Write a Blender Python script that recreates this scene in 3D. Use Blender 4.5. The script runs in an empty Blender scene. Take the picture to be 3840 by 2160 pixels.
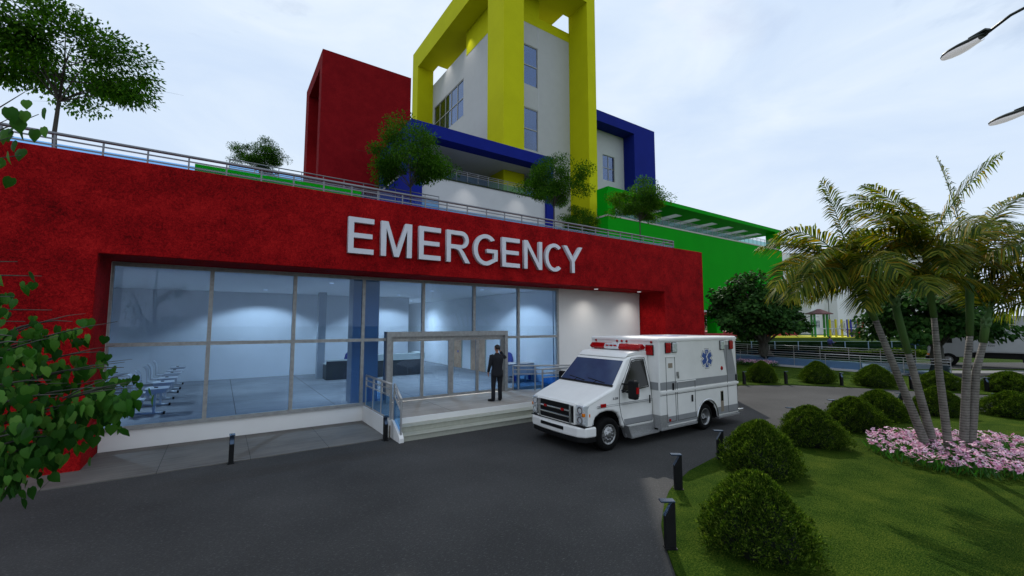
import bpy, bmesh, math, random
import numpy as np
from mathutils import Vector, Matrix
R = math.radians
SC = bpy.context.scene
COL = SC.collection
random.seed(7)

# ------------------------------------------------------------------ mesh builder
class MB:
    def __init__(s): s.v = []; s.f = []; s.m = []; s.mi = 0; s.sm = []; s.smooth = False
    def add(s, vs, fs):
        o = len(s.v); s.v += [tuple(p) for p in vs]
        for f in fs:
            s.f.append([i + o for i in f]); s.m.append(s.mi); s.sm.append(s.smooth)
        return s
    def box(s, x0, x1, y0, y1, z0, z1):
        if x0 > x1: x0, x1 = x1, x0
        if y0 > y1: y0, y1 = y1, y0
        if z0 > z1: z0, z1 = z1, z0
        return s.add([(x0,y0,z0),(x1,y0,z0),(x1,y1,z0),(x0,y1,z0),(x0,y0,z1),(x1,y0,z1),(x1,y1,z1),(x0,y1,z1)],
                     [(0,3,2,1),(4,5,6,7),(0,1,5,4),(1,2,6,5),(2,3,7,6),(3,0,4,7)])
    def prism(s, poly, a0, a1, axis='y'):
        # poly: 2D points; axis = extrusion axis
        def P(p, a):
            if axis == 'y': return (p[0], a, p[1])
            if axis == 'x': return (a, p[0], p[1])
            return (p[0], p[1], a)
        n = len(poly)
        vs = [P(p, a0) for p in poly] + [P(p, a1) for p in poly]
        fs = [list(range(n)), list(range(2*n-1, n-1, -1))]
        fs += [(i, i+n, (i+1) % n + n, (i+1) % n) for i in range(n)]
        return s.add(vs, fs)
    def tube(s, pts, r, n=8, cap=True):
        pts = [Vector(p) for p in pts]
        if not hasattr(r, '__len__'): r = [r]*len(pts)
        rings = []; up = Vector((0,0,1)); prev = None
        for i, p in enumerate(pts):
            a = pts[max(i-1,0)]; b = pts[min(i+1,len(pts)-1)]
            t = (b-a).normalized()
            if prev is None:
                u = t.cross(up)
                if u.length < 1e-4: u = t.cross(Vector((1,0,0)))
            else:
                u = prev - t*prev.dot(t)
                if u.length < 1e-5: u = t.cross(up)
            u.normalize(); w = t.cross(u); prev = u
            rings.append([p + (u*math.cos(2*math.pi*k/n) + w*math.sin(2*math.pi*k/n))*r[i] for k in range(n)])
        vs = [q for g in rings for q in g]; fs = []
        for i in range(len(pts)-1):
            for k in range(n):
                fs.append((i*n+k, i*n+(k+1)%n, (i+1)*n+(k+1)%n, (i+1)*n+k))
        if cap:
            fs.append(list(range(n-1,-1,-1))); fs.append([(len(pts)-1)*n+k for k in range(n)])
        o = s.smooth; s.smooth = True; s.add(vs, fs); s.smooth = o
        return s
    def bar(s, a, b, w, h=None):
        # square bar from a to b
        a = Vector(a); b = Vector(b); h = h or w; t = (b-a).normalized()
        u = t.cross(Vector((0,0,1)))
        if u.length < 1e-4: u = Vector((1,0,0))
        u.normalize(); q = u.cross(t)
        vs = []
        for p in (a, b):
            for (i, j) in ((-1,-1),(1,-1),(1,1),(-1,1)): vs.append(p + u*(i*w/2) + q*(j*h/2))
        return s.add(vs, [(0,1,2,3),(7,6,5,4),(0,4,5,1),(1,5,6,2),(2,6,7,3),(3,7,4,0)])
    def lathe(s, prof, c, axis='y', n=24):
        # prof: (radius, offset along axis)
        vs = []; fs = []
        for (r, a) in prof:
            for k in range(n):
                t = 2*math.pi*k/n; x = r*math.cos(t); z = r*math.sin(t)
                if axis == 'y': vs.append((c[0]+x, c[1]+a, c[2]+z))
                elif axis == 'x': vs.append((c[0]+a, c[1]+x, c[2]+z))
                else: vs.append((c[0]+x, c[1]+z, c[2]+a))
        for i in range(len(prof)-1):
            for k in range(n): fs.append((i*n+k, i*n+(k+1)%n, (i+1)*n+(k+1)%n, (i+1)*n+k))
        o = s.smooth; s.smooth = True; s.add(vs, fs); s.smooth = o
        return s
    def xf(s, M, start=0):
        for i in range(start, len(s.v)): s.v[i] = tuple(M @ Vector(s.v[i]))
        return s
    def build(s, name, mats, parent=None, bevel=0, seg=2, recalc=True):
        me = bpy.data.meshes.new(name)
        me.from_pydata(s.v, [], s.f)
        if not isinstance(mats, (list, tuple)): mats = [mats]
        for m in mats: me.materials.append(m)
        me.polygons.foreach_set('material_index', s.m)
        me.polygons.foreach_set('use_smooth', s.sm)
        if recalc:
            bm = bmesh.new(); bm.from_mesh(me); bmesh.ops.recalc_face_normals(bm, faces=bm.faces); bm.to_mesh(me); bm.free()
        me.update()
        return link(name, me, parent, bevel, seg)

def link(name, me, parent=None, bevel=0, seg=2):
    o = bpy.data.objects.new(name, me); COL.objects.link(o)
    if parent is not None: o.parent = parent
    if bevel:
        b = o.modifiers.new('bevel', 'BEVEL'); b.width = bevel; b.segments = seg; b.limit_method = 'ANGLE'; b.angle_limit = R(40)
        b.harden_normals = False
    return o

def np_mesh(name, V, F, mat, parent=None, smooth=False):
    """V (n,3) array, F (m,k) array of equal-sized faces"""
    me = bpy.data.meshes.new(name)
    m, k = F.shape
    me.vertices.add(len(V)); me.vertices.foreach_set('co', np.asarray(V, np.float32).ravel())
    me.loops.add(m*k); me.loops.foreach_set('vertex_index', F.astype(np.int32).ravel())
    me.polygons.add(m); me.polygons.foreach_set('loop_start', np.arange(0, m*k, k, dtype=np.int32))
    me.polygons.foreach_set('loop_total', np.full(m, k, np.int32))
    if smooth: me.polygons.foreach_set('use_smooth', np.ones(m, bool))
    me.materials.append(mat); me.update(calc_edges=True); me.validate()
    return link(name, me, parent)

def tag(o, label=None, cat=None, group=None, kind=None):
    if label: o['label'] = label
    if cat: o['category'] = cat
    if group: o['group'] = group
    if kind: o['kind'] = kind
    return o
def thing(name, label, cat, loc=(0,0,0), rz=0, group=None):
    o = bpy.data.objects.new(name, None); COL.objects.link(o)
    o.location = loc; o.rotation_euler = (0,0,rz); o.empty_display_size = .2
    return tag(o, label, cat, group)
def dup(root, loc, rz=0, label=None, sc=None, group=None):
    r = root.copy(); COL.objects.link(r); r.location = loc; r.rotation_euler = (0,0,rz)
    if sc: r.scale = sc if hasattr(sc,'__len__') else (sc,sc,sc)
    if label: r['label'] = label
    if group: r['group'] = group
    for ch in list(root.children):
        c = ch.copy(); COL.objects.link(c); c.parent = r
        for g in list(ch.children):
            d = g.copy(); COL.objects.link(d); d.parent = c
    return r

# ------------------------------------------------------------------ materials
def s2l(c):
    return tuple(((x/255)/12.92 if x/255 <= .04045 else ((x/255+.055)/1.055)**2.4) for x in c)
def newmat(name):
    m = bpy.data.materials.new(name); m.use_nodes = True
    nt = m.node_tree; b = nt.nodes['Principled BSDF']
    return m, nt, b
def N(nt, t, **k):
    n = nt.nodes.new(t)
    for a, v in k.items():
        if a in ('op',): n.operation = v
        else: setattr(n, a, v)
    return n
def ramp(nt, fac, stops):
    r = nt.nodes.new('ShaderNodeValToRGB'); e = r.color_ramp.elements
    while len(e) < len(stops): e.new(.5)
    for i, (p, c) in enumerate(stops): e[i].position = p; e[i].color = (*c, 1) if len(c) == 3 else c
    nt.links.new(fac, r.inputs[0]); return r.outputs[0]
def coord(nt, scale=(1,1,1), kind='Object'):
    t = nt.nodes.new('ShaderNodeTexCoord'); mp = nt.nodes.new('ShaderNodeMapping'); mp.inputs['Scale'].default_value = scale
    nt.links.new(t.outputs[kind], mp.inputs[0]); return mp.outputs[0]
def noise(nt, co, scale, detail=4, rough=.55, dist=0):
    n = nt.nodes.new('ShaderNodeTexNoise'); n.inputs['Scale'].default_value = scale; n.inputs['Detail'].default_value = detail
    n.inputs['Roughness'].default_value = rough; n.inputs['Distortion'].default_value = dist
    if co is not None: nt.links.new(co, n.inputs['Vector'])
    return n.outputs[0]
def bump(nt, b, h, strength=.3, dist=.02):
    n = nt.nodes.new('ShaderNodeBump'); n.inputs['Strength'].default_value = strength; n.inputs['Distance'].default_value = dist
    nt.links.new(h, n.inputs['Height']); nt.links.new(n.outputs[0], b.inputs['Normal'])
def plain(name, c, rough=.5, metal=0, var=.06, scale=2.5, bmp=0, bscale=60, spec=.5, coat=0):
    m, nt, b = newmat(name)
    co = coord(nt)
    f = noise(nt, co, scale, 5, .6)
    lo = tuple(max(0, x*(1-var)) for x in c); hi = tuple(min(1, x*(1+var)) for x in c)
    nt.links.new(ramp(nt, f, [(.3, lo), (.7, hi)]), b.inputs['Base Color'])
    b.inputs['Roughness'].default_value = rough; b.inputs['Metallic'].default_value = metal
    b.inputs['Specular IOR Level'].default_value = spec
    if coat: b.inputs['Coat Weight'].default_value = coat; b.inputs['Coat Roughness'].default_value = .08
    if bmp: bump(nt, b, noise(nt, co, bscale, 3), bmp, .01)
    return m
def stucco(name, dark, mid, light, s=1.0, st=.5):
    m, nt, b = newmat(name); co = coord(nt)
    n1 = noise(nt, co, 1.6*s, 6, .62); n2 = noise(nt, co, 11*s, 8, .75, 1.8); n3 = noise(nt, co, 42*s, 5, .7, 1.4)
    mx = N(nt, 'ShaderNodeMath', op='ADD'); h1 = N(nt, 'ShaderNodeMath', op='MULTIPLY'); h1.inputs[1].default_value = .55; nt.links.new(n1, h1.inputs[0]); nt.links.new(h1.outputs[0], mx.inputs[0]); nt.links.new(n2, mx.inputs[1])
    m3 = N(nt, 'ShaderNodeMath', op='MULTIPLY_ADD'); nt.links.new(n3, m3.inputs[0]); m3.inputs[1].default_value = .9; nt.links.new(mx.outputs[0], m3.inputs[2])
    dv = N(nt, 'ShaderNodeMath', op='MULTIPLY'); nt.links.new(m3.outputs[0], dv.inputs[0]); dv.inputs[1].default_value = .408
    nt.links.new(ramp(nt, dv.outputs[0], [(.40, dark), (.5, mid), (.60, light)]), b.inputs['Base Color'])
    b.inputs['Roughness'].default_value = .85; b.inputs['Specular IOR Level'].default_value = .06
    bump(nt, b, m3.outputs[0], st, .012)
    return m
def glassm(name, tint, refl=.10, rough=.0, refl_max=.16):
    m = bpy.data.materials.new(name); m.use_nodes = True; nt = m.node_tree; nt.nodes.clear()
    out = N(nt, 'ShaderNodeOutputMaterial'); mix = N(nt, 'ShaderNodeMixShader'); tr = N(nt, 'ShaderNodeBsdfTransparent'); gl = N(nt, 'ShaderNodeBsdfGlossy')
    tr.inputs[0].default_value = (*tint, 1); gl.inputs['Roughness'].default_value = rough; gl.inputs['Color'].default_value = (.9,.95,1,1)
    lw = N(nt, 'ShaderNodeFresnel'); lw.inputs[0].default_value = 1.45
    mr = N(nt, 'ShaderNodeMapRange'); mr.inputs[3].default_value = refl*.15; mr.inputs[4].default_value = refl_max; mr.inputs[1].default_value = .03; mr.inputs[2].default_value = .6
    nt.links.new(lw.outputs[0], mr.inputs[0]); nt.links.new(mr.outputs[0], mix.inputs[0])
    nt.links.new(tr.outputs[0], mix.inputs[1]); nt.links.new(gl.outputs[0], mix.inputs[2]); nt.links.new(mix.outputs[0], out.inputs[0])
    return m
def leafm(name, cols, trans=.3, rough=.45, spec=.4):
    """cols: list of (pos, colour) spread over the leaves one by one"""
    m, nt, b = newmat(name)
    g = N(nt, 'ShaderNodeNewGeometry')
    c = ramp(nt, g.outputs['Random Per Island'], cols)
    nt.links.new(c, b.inputs['Base Color']); b.inputs['Roughness'].default_value = rough; b.inputs['Specular IOR Level'].default_value = spec
    t = N(nt, 'ShaderNodeBsdfTranslucent'); hs = N(nt, 'ShaderNodeHueSaturation'); hs.inputs['Value'].default_value = 1.5; hs.inputs['Saturation'].default_value = 1.1
    nt.links.new(c, hs.inputs['Color']); nt.links.new(hs.outputs[0], t.inputs[0])
    mix = N(nt, 'ShaderNodeMixShader'); mix.inputs[0].default_value = trans
    out = nt.nodes['Material Output']
    nt.links.new(b.outputs[0], mix.inputs[1]); nt.links.new(t.outputs[0], mix.inputs[2]); nt.links.new(mix.outputs[0], out.inputs[0])
    return m

M = {}
M['red'] = stucco('red_stucco', (.075,.002,.003), (.28,.004,.006), (.50,.013,.013), 1.0, .7)
M['red_far'] = stucco('red_render', (.13,.003,.005), (.20,.005,.008), (.27,.009,.011), .8, .3)
M['yellow'] = plain('yellow_paint', (.55,.545,.007), .7, var=.05, scale=.5, spec=.06)
M['blue'] = plain('blue_paint', (.009,.018,.20), .7, var=.08, scale=.6, spec=.06)
M['green'] = plain('green_paint', (.003,.30,.006), .7, var=.05, scale=.5, spec=.05)
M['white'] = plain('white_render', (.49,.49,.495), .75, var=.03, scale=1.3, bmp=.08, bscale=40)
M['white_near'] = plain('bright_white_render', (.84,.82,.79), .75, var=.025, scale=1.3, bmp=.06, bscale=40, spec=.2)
M['white_int'] = plain('white_plaster', (.78,.79,.80), .8, var=.02)
M['column'] = plain('shaded_column', (.40,.43,.47), .8, var=.03)  # lobby columns' self-shadow put into the colour, darker than the plaster
M['cream'] = plain('cream_cladding', (.84,.83,.79), .8, var=.05, scale=.3)
M['frame'] = plain('brushed_aluminium', (.34,.34,.33), .45, .35, var=.18, scale=9, bmp=.15, bscale=70)
M['rail'] = plain('grey_rail_steel', (.46,.46,.46), .35, .5, var=.1)
M['rail_dark'] = plain('dark_rail_steel', (.20,.20,.215), .4, .5, var=.1)
M['sign'] = plain('sign_lacquer', (.63,.63,.67), .45, .1, var=.04)
M['glass'] = glassm('window_glass', (.60,.765,.95), .14)
M['rglass'] = glassm('rail_glass', (.50,.73,.94), .12)
M['ramp_glass'] = glassm('ramp_glass', (.70,.82,.94), .12)
M['tglass'] = glassm('tower_glass', (.30,.44,.66), .6, 0, .5)
M['gglass'] = glassm('green_rail_glass', (.50,.68,.66), .12)
M['dglass'] = glassm('fence_glass', (.20,.34,.36), .10)
M['black'] = plain('black_paint', (.007,.007,.0075), .5, var=.2, spec=.2)
M['rubber'] = plain('tyre_rubber', (.006,.006,.006), .85, spec=.12, var=.3, scale=8)
M['bollard'] = plain('bollard_steel', (.008,.008,.0085), .6, 0, spec=.2, var=.3, scale=12)
M['cap'] = plain('bollard_cap', (.06,.09,.14), .25, .6, var=.1)
M['chrome'] = plain('chrome', (.62,.62,.63), .18, .9, var=.03)
M['alloy'] = plain('steel_rim', (.36,.36,.36), .32, .8, var=.08, scale=20)
M['ambwhite'] = plain('ambulance_paint', (.84,.825,.79), .42, var=.04, scale=3, coat=.15, spec=.3)
M['ambgrey'] = plain('grey_stripe', (.27,.275,.28), .45, var=.06, scale=6)
M['line'] = plain('seam_black', (.035,.035,.036), .7)
M['redlens'] = plain('red_lens', (.36,.004,.006), .2, var=.55, scale=30, spec=.25)
M['clearlens'] = plain('clear_lens', (.74,.77,.80), .1, .35, var=.25, scale=26, coat=.4)
M['amber'] = plain('amber_lens', (.75,.20,.01), .2, coat=.5)
M['starblue'] = plain('star_blue', (.010,.07,.30), .4)
M['screen'] = plain('windscreen_glass', (.040,.062,.13), .12, 0, var=.1, spec=.25)
M['sideglass'] = plain('side_glass', (.016,.016,.013), .08, 0, var=.1, spec=.3)
M['tread'] = plain('diamond_plate', (.42,.42,.42), .35, .6, var=.25, scale=45, bmp=.6, bscale=90)
M['step'] = plain('precast_step', (.40,.40,.33), .75, var=.1, scale=10, bmp=.2, bscale=120)
M['wood'] = plain('door_veneer', (.62,.38,.23), .5, var=.2, scale=4)
M['desk'] = plain('desk_grey', (.045,.05,.058), .6, var=.1)
M['desktop'] = plain('desk_top', (.52,.56,.52), .5, var=.06)
M['desktan'] = plain('tan_desktop', (.50,.42,.38), .5, var=.06)
M['chairblue'] = plain('chair_blue', (.05,.07,.30), .7, var=.1)
M['deskblue'] = plain('desk_blue', (.02,.08,.60), .5)
M['plastic'] = plain('pale_plastic', (.55,.57,.60), .45, var=.04)
M['metalpale'] = plain('pale_metal', (.5,.52,.55), .4, .4)
M['skin'] = plain('skin', (.36,.16,.095), .55, var=.08, scale=20)
M['suit'] = plain('suit_cloth', (.006,.007,.011), .85, var=.3, scale=40, bmp=.1, bscale=300)
M['hair'] = plain('hair', (.012,.007,.005), .6, var=.4, scale=80)
M['shirt'] = plain('blue_shirt', (.055,.06,.20), .85, var=.1)
M['trouser'] = plain('brown_trouser', (.03,.02,.016), .85, var=.15)
M['post_dark'] = plain('lamp_green', (.014,.022,.016), .45, .3, var=.1)
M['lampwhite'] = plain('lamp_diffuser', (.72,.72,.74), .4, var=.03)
_b = M['lampwhite'].node_tree.nodes['Principled BSDF']; _b.inputs['Emission Color'].default_value = (.8,.8,.85,1); _b.inputs['Emission Strength'].default_value = .38  # faint glow added to brighten the dark undersides of unlit street lamps
M['truck'] = plain('truck_panel', (.42,.42,.42), .5, var=.08, scale=1.5)
M['truckcab'] = plain('truck_cab', (.30,.30,.30), .45, var=.06)
M['teal'] = plain('teal_plastic', (.01,.09,.13), .5)
M['pgreen'] = plain('play_green', (.01,.22,.02), .45)
M['pyellow'] = plain('play_yellow', (.62,.55,.005), .5)
M['pblue'] = plain('play_blue', (.012,.015,.36), .5)
M['pred'] = plain('play_red', (.33,.006,.008), .5)
M['brownroof'] = plain('brown_roof', (.09,.022,.022), .7)
M['rope'] = plain('red_rope', (.12,.03,.025), .8)
M['mesh'] = plain('grey_mesh', (.25,.26,.28), .6)
M['skyblue'] = plain('light_blue_panel', (.06,.28,.55), .5)
M['lime'] = plain('yellow_panel', (.58,.55,.01), .5)
M['paleblue'] = plain('pale_blue_post', (.30,.40,.55), .45, .2)
# ---- surfaces with their own patterns
def m_asphalt():
    m, nt, b = newmat('asphalt'); co = coord(nt)
    n1 = noise(nt, co, .35, 3); n2 = noise(nt, co, 55, 3, .7)
    sc = coord(nt, (22, 60, 1)); n3 = noise(nt, sc, 1.0, 2, .6, .6)
    c1 = ramp(nt, n1, [(.36, (.043,.042,.041)), (.66, (.065,.063,.061))])
    c3 = ramp(nt, n3, [(.56, (0,0,0)), (.74, (.12,.118,.115))])
    mx = N(nt, 'ShaderNodeMixRGB', blend_type='ADD'); mx.inputs[0].default_value = .45
    nt.links.new(c1, mx.inputs[1]); nt.links.new(c3, mx.inputs[2])
    c2 = ramp(nt, n2, [(.35, (.80,.80,.80)), (.7, (1.2,1.2,1.2))])
    m2 = N(nt, 'ShaderNodeMixRGB', blend_type='MULTIPLY'); m2.inputs[0].default_value = .8
    nt.links.new(mx.outputs[0], m2.inputs[1]); nt.links.new(c2, m2.inputs[2]); nt.links.new(m2.outputs[0], b.inputs['Base Color'])
    b.inputs['Roughness'].default_value = .9; b.inputs['Specular IOR Level'].default_value = .15
    bump(nt, b, n2, .35, .01); return m
M['asphalt'] = m_asphalt()
def m_slab(name, dark, light, joints=None, jw=.012, sc=(.5, 9, 9)):
    m, nt, b = newmat(name); co = coord(nt); sco = coord(nt, sc)
    n1 = noise(nt, sco, 1.2, 7, .65, .4); n2 = noise(nt, co, .9, 4)
    ad = N(nt, 'ShaderNodeMath', op='ADD'); nt.links.new(n1, ad.inputs[0]); nt.links.new(n2, ad.inputs[1])
    hv = N(nt, 'ShaderNodeMath', op='MULTIPLY'); hv.inputs[1].default_value = .5; nt.links.new(ad.outputs[0], hv.inputs[0])
    c = ramp(nt, hv.outputs[0], [(.36, dark), (.64, light)])
    if joints:
        px, ox, py, oy = joints
        sx = N(nt, 'ShaderNodeSeparateXYZ'); nt.links.new(co, sx.inputs[0]); fs = []
        for ax, p, o in (('X', px, ox), ('Y', py, oy)):
            if not p: continue
            a = N(nt, 'ShaderNodeMath', op='ADD'); nt.links.new(sx.outputs[ax], a.inputs[0]); a.inputs[1].default_value = -o + 1000*p
            md = N(nt, 'ShaderNodeMath', op='MODULO'); nt.links.new(a.outputs[0], md.inputs[0]); md.inputs[1].default_value = p
            lt = N(nt, 'ShaderNodeMath', op='LESS_THAN'); nt.links.new(md.outputs[0], lt.inputs[0]); lt.inputs[1].default_value = jw; fs.append(lt.outputs[0])
        f = fs[0]
        if len(fs) > 1:
            mm = N(nt, 'ShaderNodeMath', op='MAXIMUM'); nt.links.new(fs[0], mm.inputs[0]); nt.links.new(fs[1], mm.inputs[1]); f = mm.outputs[0]
        mx = N(nt, 'ShaderNodeMixRGB'); nt.links.new(f, mx.inputs[0]); nt.links.new(c, mx.inputs[1]); mx.inputs[2].default_value = (.02,.02,.02,1); c = mx.outputs[0]
    nt.links.new(c, b.inputs['Base Color']); b.inputs['Roughness'].default_value = .7
    bump(nt, b, n1, .15, .01); return m
M['pave'] = m_slab('pavement_slab', (.085,.078,.070), (.185,.168,.148), (1.578, -.913, 0, 0))
M['landing'] = m_slab('landing_slab', (.28,.24,.20), (.50,.445,.385), (2.55, 5.55, 0, 0))
M['intfloor'] = m_slab('interior_floor', (.17,.18,.20), (.30,.31,.32), (2.55, .45, 2.55, 1.2), .018)
M['walk'] = m_slab('light_paving', (.16,.16,.16), (.24,.24,.235))
def m_grass(name, dk, md, lt, s=1):
    m, nt, b = newmat(name); co = coord(nt); st = coord(nt, (1.0, 2.6, 1))
    n1 = noise(nt, st, 26*s, 5, .75, .4); n2 = noise(nt, co, 1.6, 4, .6); n3 = noise(nt, st, 70*s, 3, .7)
    a = N(nt, 'ShaderNodeMath', op='MULTIPLY_ADD'); nt.links.new(n2, a.inputs[0]); a.inputs[1].default_value = .35; nt.links.new(n1, a.inputs[2])
    a2 = N(nt, 'ShaderNodeMath', op='MULTIPLY_ADD'); nt.links.new(n3, a2.inputs[0]); a2.inputs[1].default_value = .6; nt.links.new(a.outputs[0], a2.inputs[2])
    dv = N(nt, 'ShaderNodeMath', op='MULTIPLY'); dv.inputs[1].default_value = .513; nt.links.new(a2.outputs[0], dv.inputs[0])
    nt.links.new(ramp(nt, dv.outputs[0], [(.40, dk), (.50, md), (.61, lt)]), b.inputs['Base Color'])
    b.inputs['Roughness'].default_value = .95; b.inputs['Specular IOR Level'].default_value = .02
    bump(nt, b, dv.outputs[0], .9, .04); return m
M['grass'] = m_grass('lawn_grass', (.005,.018,.002), (.029,.063,.006), (.112,.134,.016))
M['grass_far'] = m_grass('bank_grass', (.014,.030,.006), (.032,.058,.010), (.060,.085,.018), .5)
M['yellowfloor'] = plain('yellow_rubber', (.70,.62,.004), .7); M['bluefloor'] = plain('blue_rubber', (.02,.03,.30), .7)
M['redfloor'] = plain('red_rubber', (.34,.02,.02), .7); M['greyfloor'] = plain('grey_paving', (.22,.22,.22), .7)
def m_bark(name, dk, lt, rings=0, sc=6):
    m, nt, b = newmat(name); co = coord(nt, (1,1,.25) if not rings else (1,1,1)); n1 = noise(nt, co, sc, 6, .7, .5); f = n1
    if rings:
        sx = N(nt, 'ShaderNodeSeparateXYZ'); nt.links.new(co, sx.inputs[0])
        a = N(nt, 'ShaderNodeMath', op='MULTIPLY_ADD'); nt.links.new(n1, a.inputs[0]); a.inputs[1].default_value = .035; nt.links.new(sx.outputs['Z'], a.inputs[2])
        ml = N(nt, 'ShaderNodeMath', op='MULTIPLY'); nt.links.new(a.outputs[0], ml.inputs[0]); ml.inputs[1].default_value = rings
        fr = N(nt, 'ShaderNodeMath', op='FRACT'); nt.links.new(ml.outputs[0], fr.inputs[0])
        n2 = noise(nt, co, 5, 5, .7)
        mm = N(nt, 'ShaderNodeMath', op='MULTIPLY_ADD'); nt.links.new(fr.outputs[0], mm.inputs[0]); mm.inputs[1].default_value = .45; nt.links.new(n2, mm.inputs[2]); f = mm.outputs[0]
        c = ramp(nt, f, [(.40, dk), (.62, tuple((x+y)/2 for x, y in zip(dk, lt))), (.95, lt)])
    else: c = ramp(nt, f, [(.3, dk), (.7, lt)])
    nt.links.new(c, b.inputs['Base Color']); b.inputs['Roughness'].default_value = .85; bump(nt, b, f, .7, .02); return m
M['bark'] = m_bark('tree_bark', (.022,.018,.014), (.085,.072,.058), 0, 9)
M['bark2'] = m_bark('mossy_bark', (.02,.022,.016), (.11,.105,.085), 0, 5)
M['palmbark'] = m_bark('palm_bark', (.030,.026,.022), (.25,.228,.20), 17)
M['crownshaft'] = m_bark('crownshaft_green', (.03,.085,.018), (.095,.18,.035), 0, 3)
M['boot'] = plain('leaf_boot', (.085,.17,.05), .6, var=.3, scale=12)
M['leaf_roof'] = leafm('roof_tree_leaf', [(0,(.018,.062,.006)),(.5,(.042,.115,.010)),(1,(.085,.19,.018))], .5, .6, .08)
M['leaf_heart'] = leafm('heart_leaf', [(0,(.010,.045,.006)),(.5,(.032,.115,.014)),(.85,(.075,.19,.028)),(1,(.12,.25,.045))], .25, .5, .10)
M['leaf_bush'] = leafm('shrub_leaf', [(0,(.012,.032,.003)),(.5,(.046,.094,.009)),(.85,(.11,.175,.022)),(1,(.20,.27,.04))], .35, .65, .05)
M['leaf_big'] = leafm('broad_tree_leaf', [(0,(.012,.040,.008)),(.6,(.028,.080,.015)),(1,(.065,.145,.03))], .25, .6, .06)
M['leaf_palm'] = leafm('palm_leaflet', [(0,(.018,.042,.007)),(.25,(.060,.105,.012)),(.55,(.17,.205,.024)),(.80,(.33,.29,.036)),(1,(.37,.18,.016))], .45, .55, .1)
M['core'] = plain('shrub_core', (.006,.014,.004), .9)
M['leaf_flower'] = leafm('flower_stem', [(0,(.02,.08,.01)),(1,(.05,.17,.02))], .3)
M['petal'] = leafm('petal_pink', [(0,(.50,.16,.30)),(.35,(.76,.42,.58)),(1,(.90,.74,.80))], .25, .6, .1)
M['petal_heart'] = plain('petal_purple', (.22,.02,.12), .6)
M['blossom'] = leafm('blossom_magenta', [(0,(.35,.06,.30)),(1,(.60,.22,.55))], .3)

# ------------------------------------------------------------------ setting
def sheet(name, poly, z, mat, thick=None):
    b = MB()
    if thick: b.prism(poly, z-thick, z, 'z')
    else: b.add([(x,y,z) for x,y in poly], [list(range(len(poly)))])
    return tag(b.build(name, mat), kind='structure')
sheet('ground', [(-600,-600),(900,-600),(900,900),(-600,900)], -.03, M['grass_far'])
FAR_EDGE = [(20.5,11.0),(21.5,10.45),(22.7,9.67),(23.5,8.6),(24.23,7.54),(25.12,5.83),(25.9,4.4),(26.65,2.93),(27.6,.6),(29,-4),(33,-15),(40,-45)]
sheet('driveway', [(-60,-45),(-60,11.0),(20.5,11.0)] + FAR_EDGE[1:], 0, M['asphalt'])
sheet('pavement', [(-14,11.03),(19.6,11.03),(19.6,13.45),(-14,13.45)], .012, M['pave'], .05)
NEAR = [(4.49,3.25),(5.0,3.78),(5.39,4.12),(6.0,4.52),(6.54,4.82),(7.0,5.0),(7.36,5.11),(7.76,5.24),(8.88,5.42),(10.5,5.68),(12.7,5.78),(14.5,5.7),(16.5,5.42),(18,5.05),(19.08,4.72),(20.43,3.7),(21.03,3.12),(21.5,2.3),(21.6,1),(21.2,-1),(19.5,-4),(15,-7),(9,-8),(5.5,-5),(4.2,-2),(3.9,.5),(4.05,2.2)]
sheet('lawn', NEAR, .035, M['grass'], .07)
FR = Matrix(((.828,.561,0),(-.561,.828,0),(0,0,1)))            # far right part runs square to this heading
FL = [(20.6,11.08)] + [(x+.06,y+.05) for x,y in FAR_EDGE[1:]]
sheet('far_lawn', FL[:8] + [(30.3,5.56),(31.9,6.6),(31.9,27),(19.62,27),(19.62,11.08)], .03, M['grass'], .06)
def frp(l0,l1,d0,d1): return [tuple((FR @ Vector(p))[:2]) for p in ((l0,d0,0),(l1,d0,0),(l1,d1,0),(l0,d1,0))]
sheet('right_lawn', [(26.72,2.98),(27.67,.65),(29.07,-4),(33.07,-15),(44,-34),(70,-21.4),(30.3,5.52)], .024, M['grass'], .05)
sheet('side_walk', frp(22.0,70,21.6,23.4), .03, M['walk'], .06)
sheet('side_road', frp(22.0,70,23.42,25.6), .002, M['asphalt'])
sheet('side_walk', frp(22.0,70,25.62,27.0), .03, M['walk'], .06)
sheet('verge', frp(22.0,70,27.02,27.8), .03, M['grass'], .06)
sheet('parking_lane', frp(22.0,80,27.82,33), .002, M['asphalt'])
# grassy bank rising to the playground
b = MB()
prof = [(42.6,-.02),(43.5,.18),(45.2,.75),(47,1.12),(48.6,1.33),(49.3,1.36),(140,1.36)]
L0, L1 = 14.0, 47.0
vs = []
for l in np.linspace(L0, L1, 24):
    for d, z in prof: vs.append(tuple(FR @ Vector((l, d, z))))
k = len(prof)
b.add(vs, [(i*k+j, (i+1)*k+j, (i+1)*k+j+1, i*k+j+1) for i in range(23) for j in range(k-1)])
b.add([tuple(FR @ Vector((L1, d, z))) for d, z in prof] + [tuple(FR @ Vector((L1, 140, -.02)))], [list(range(k+1))])
tag(b.build('grass_bank', M['grass_far']), kind='structure')
sheet('playground_floor', frp(27.5,42.4,49.35,57), 1.42, M['yellowfloor'], .10)
sheet('playground_patch', frp(24.5,34,57.1,66), 1.40, M['bluefloor'], .06)
sheet('paved_yard', frp(20,46.5,66.2,85), 1.385, M['greyfloor'], .03)
sheet('plaza_floor', [(30,27),(66,27),(66,52),(30,52)], 1.86, M['redfloor'], 1.9)
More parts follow.
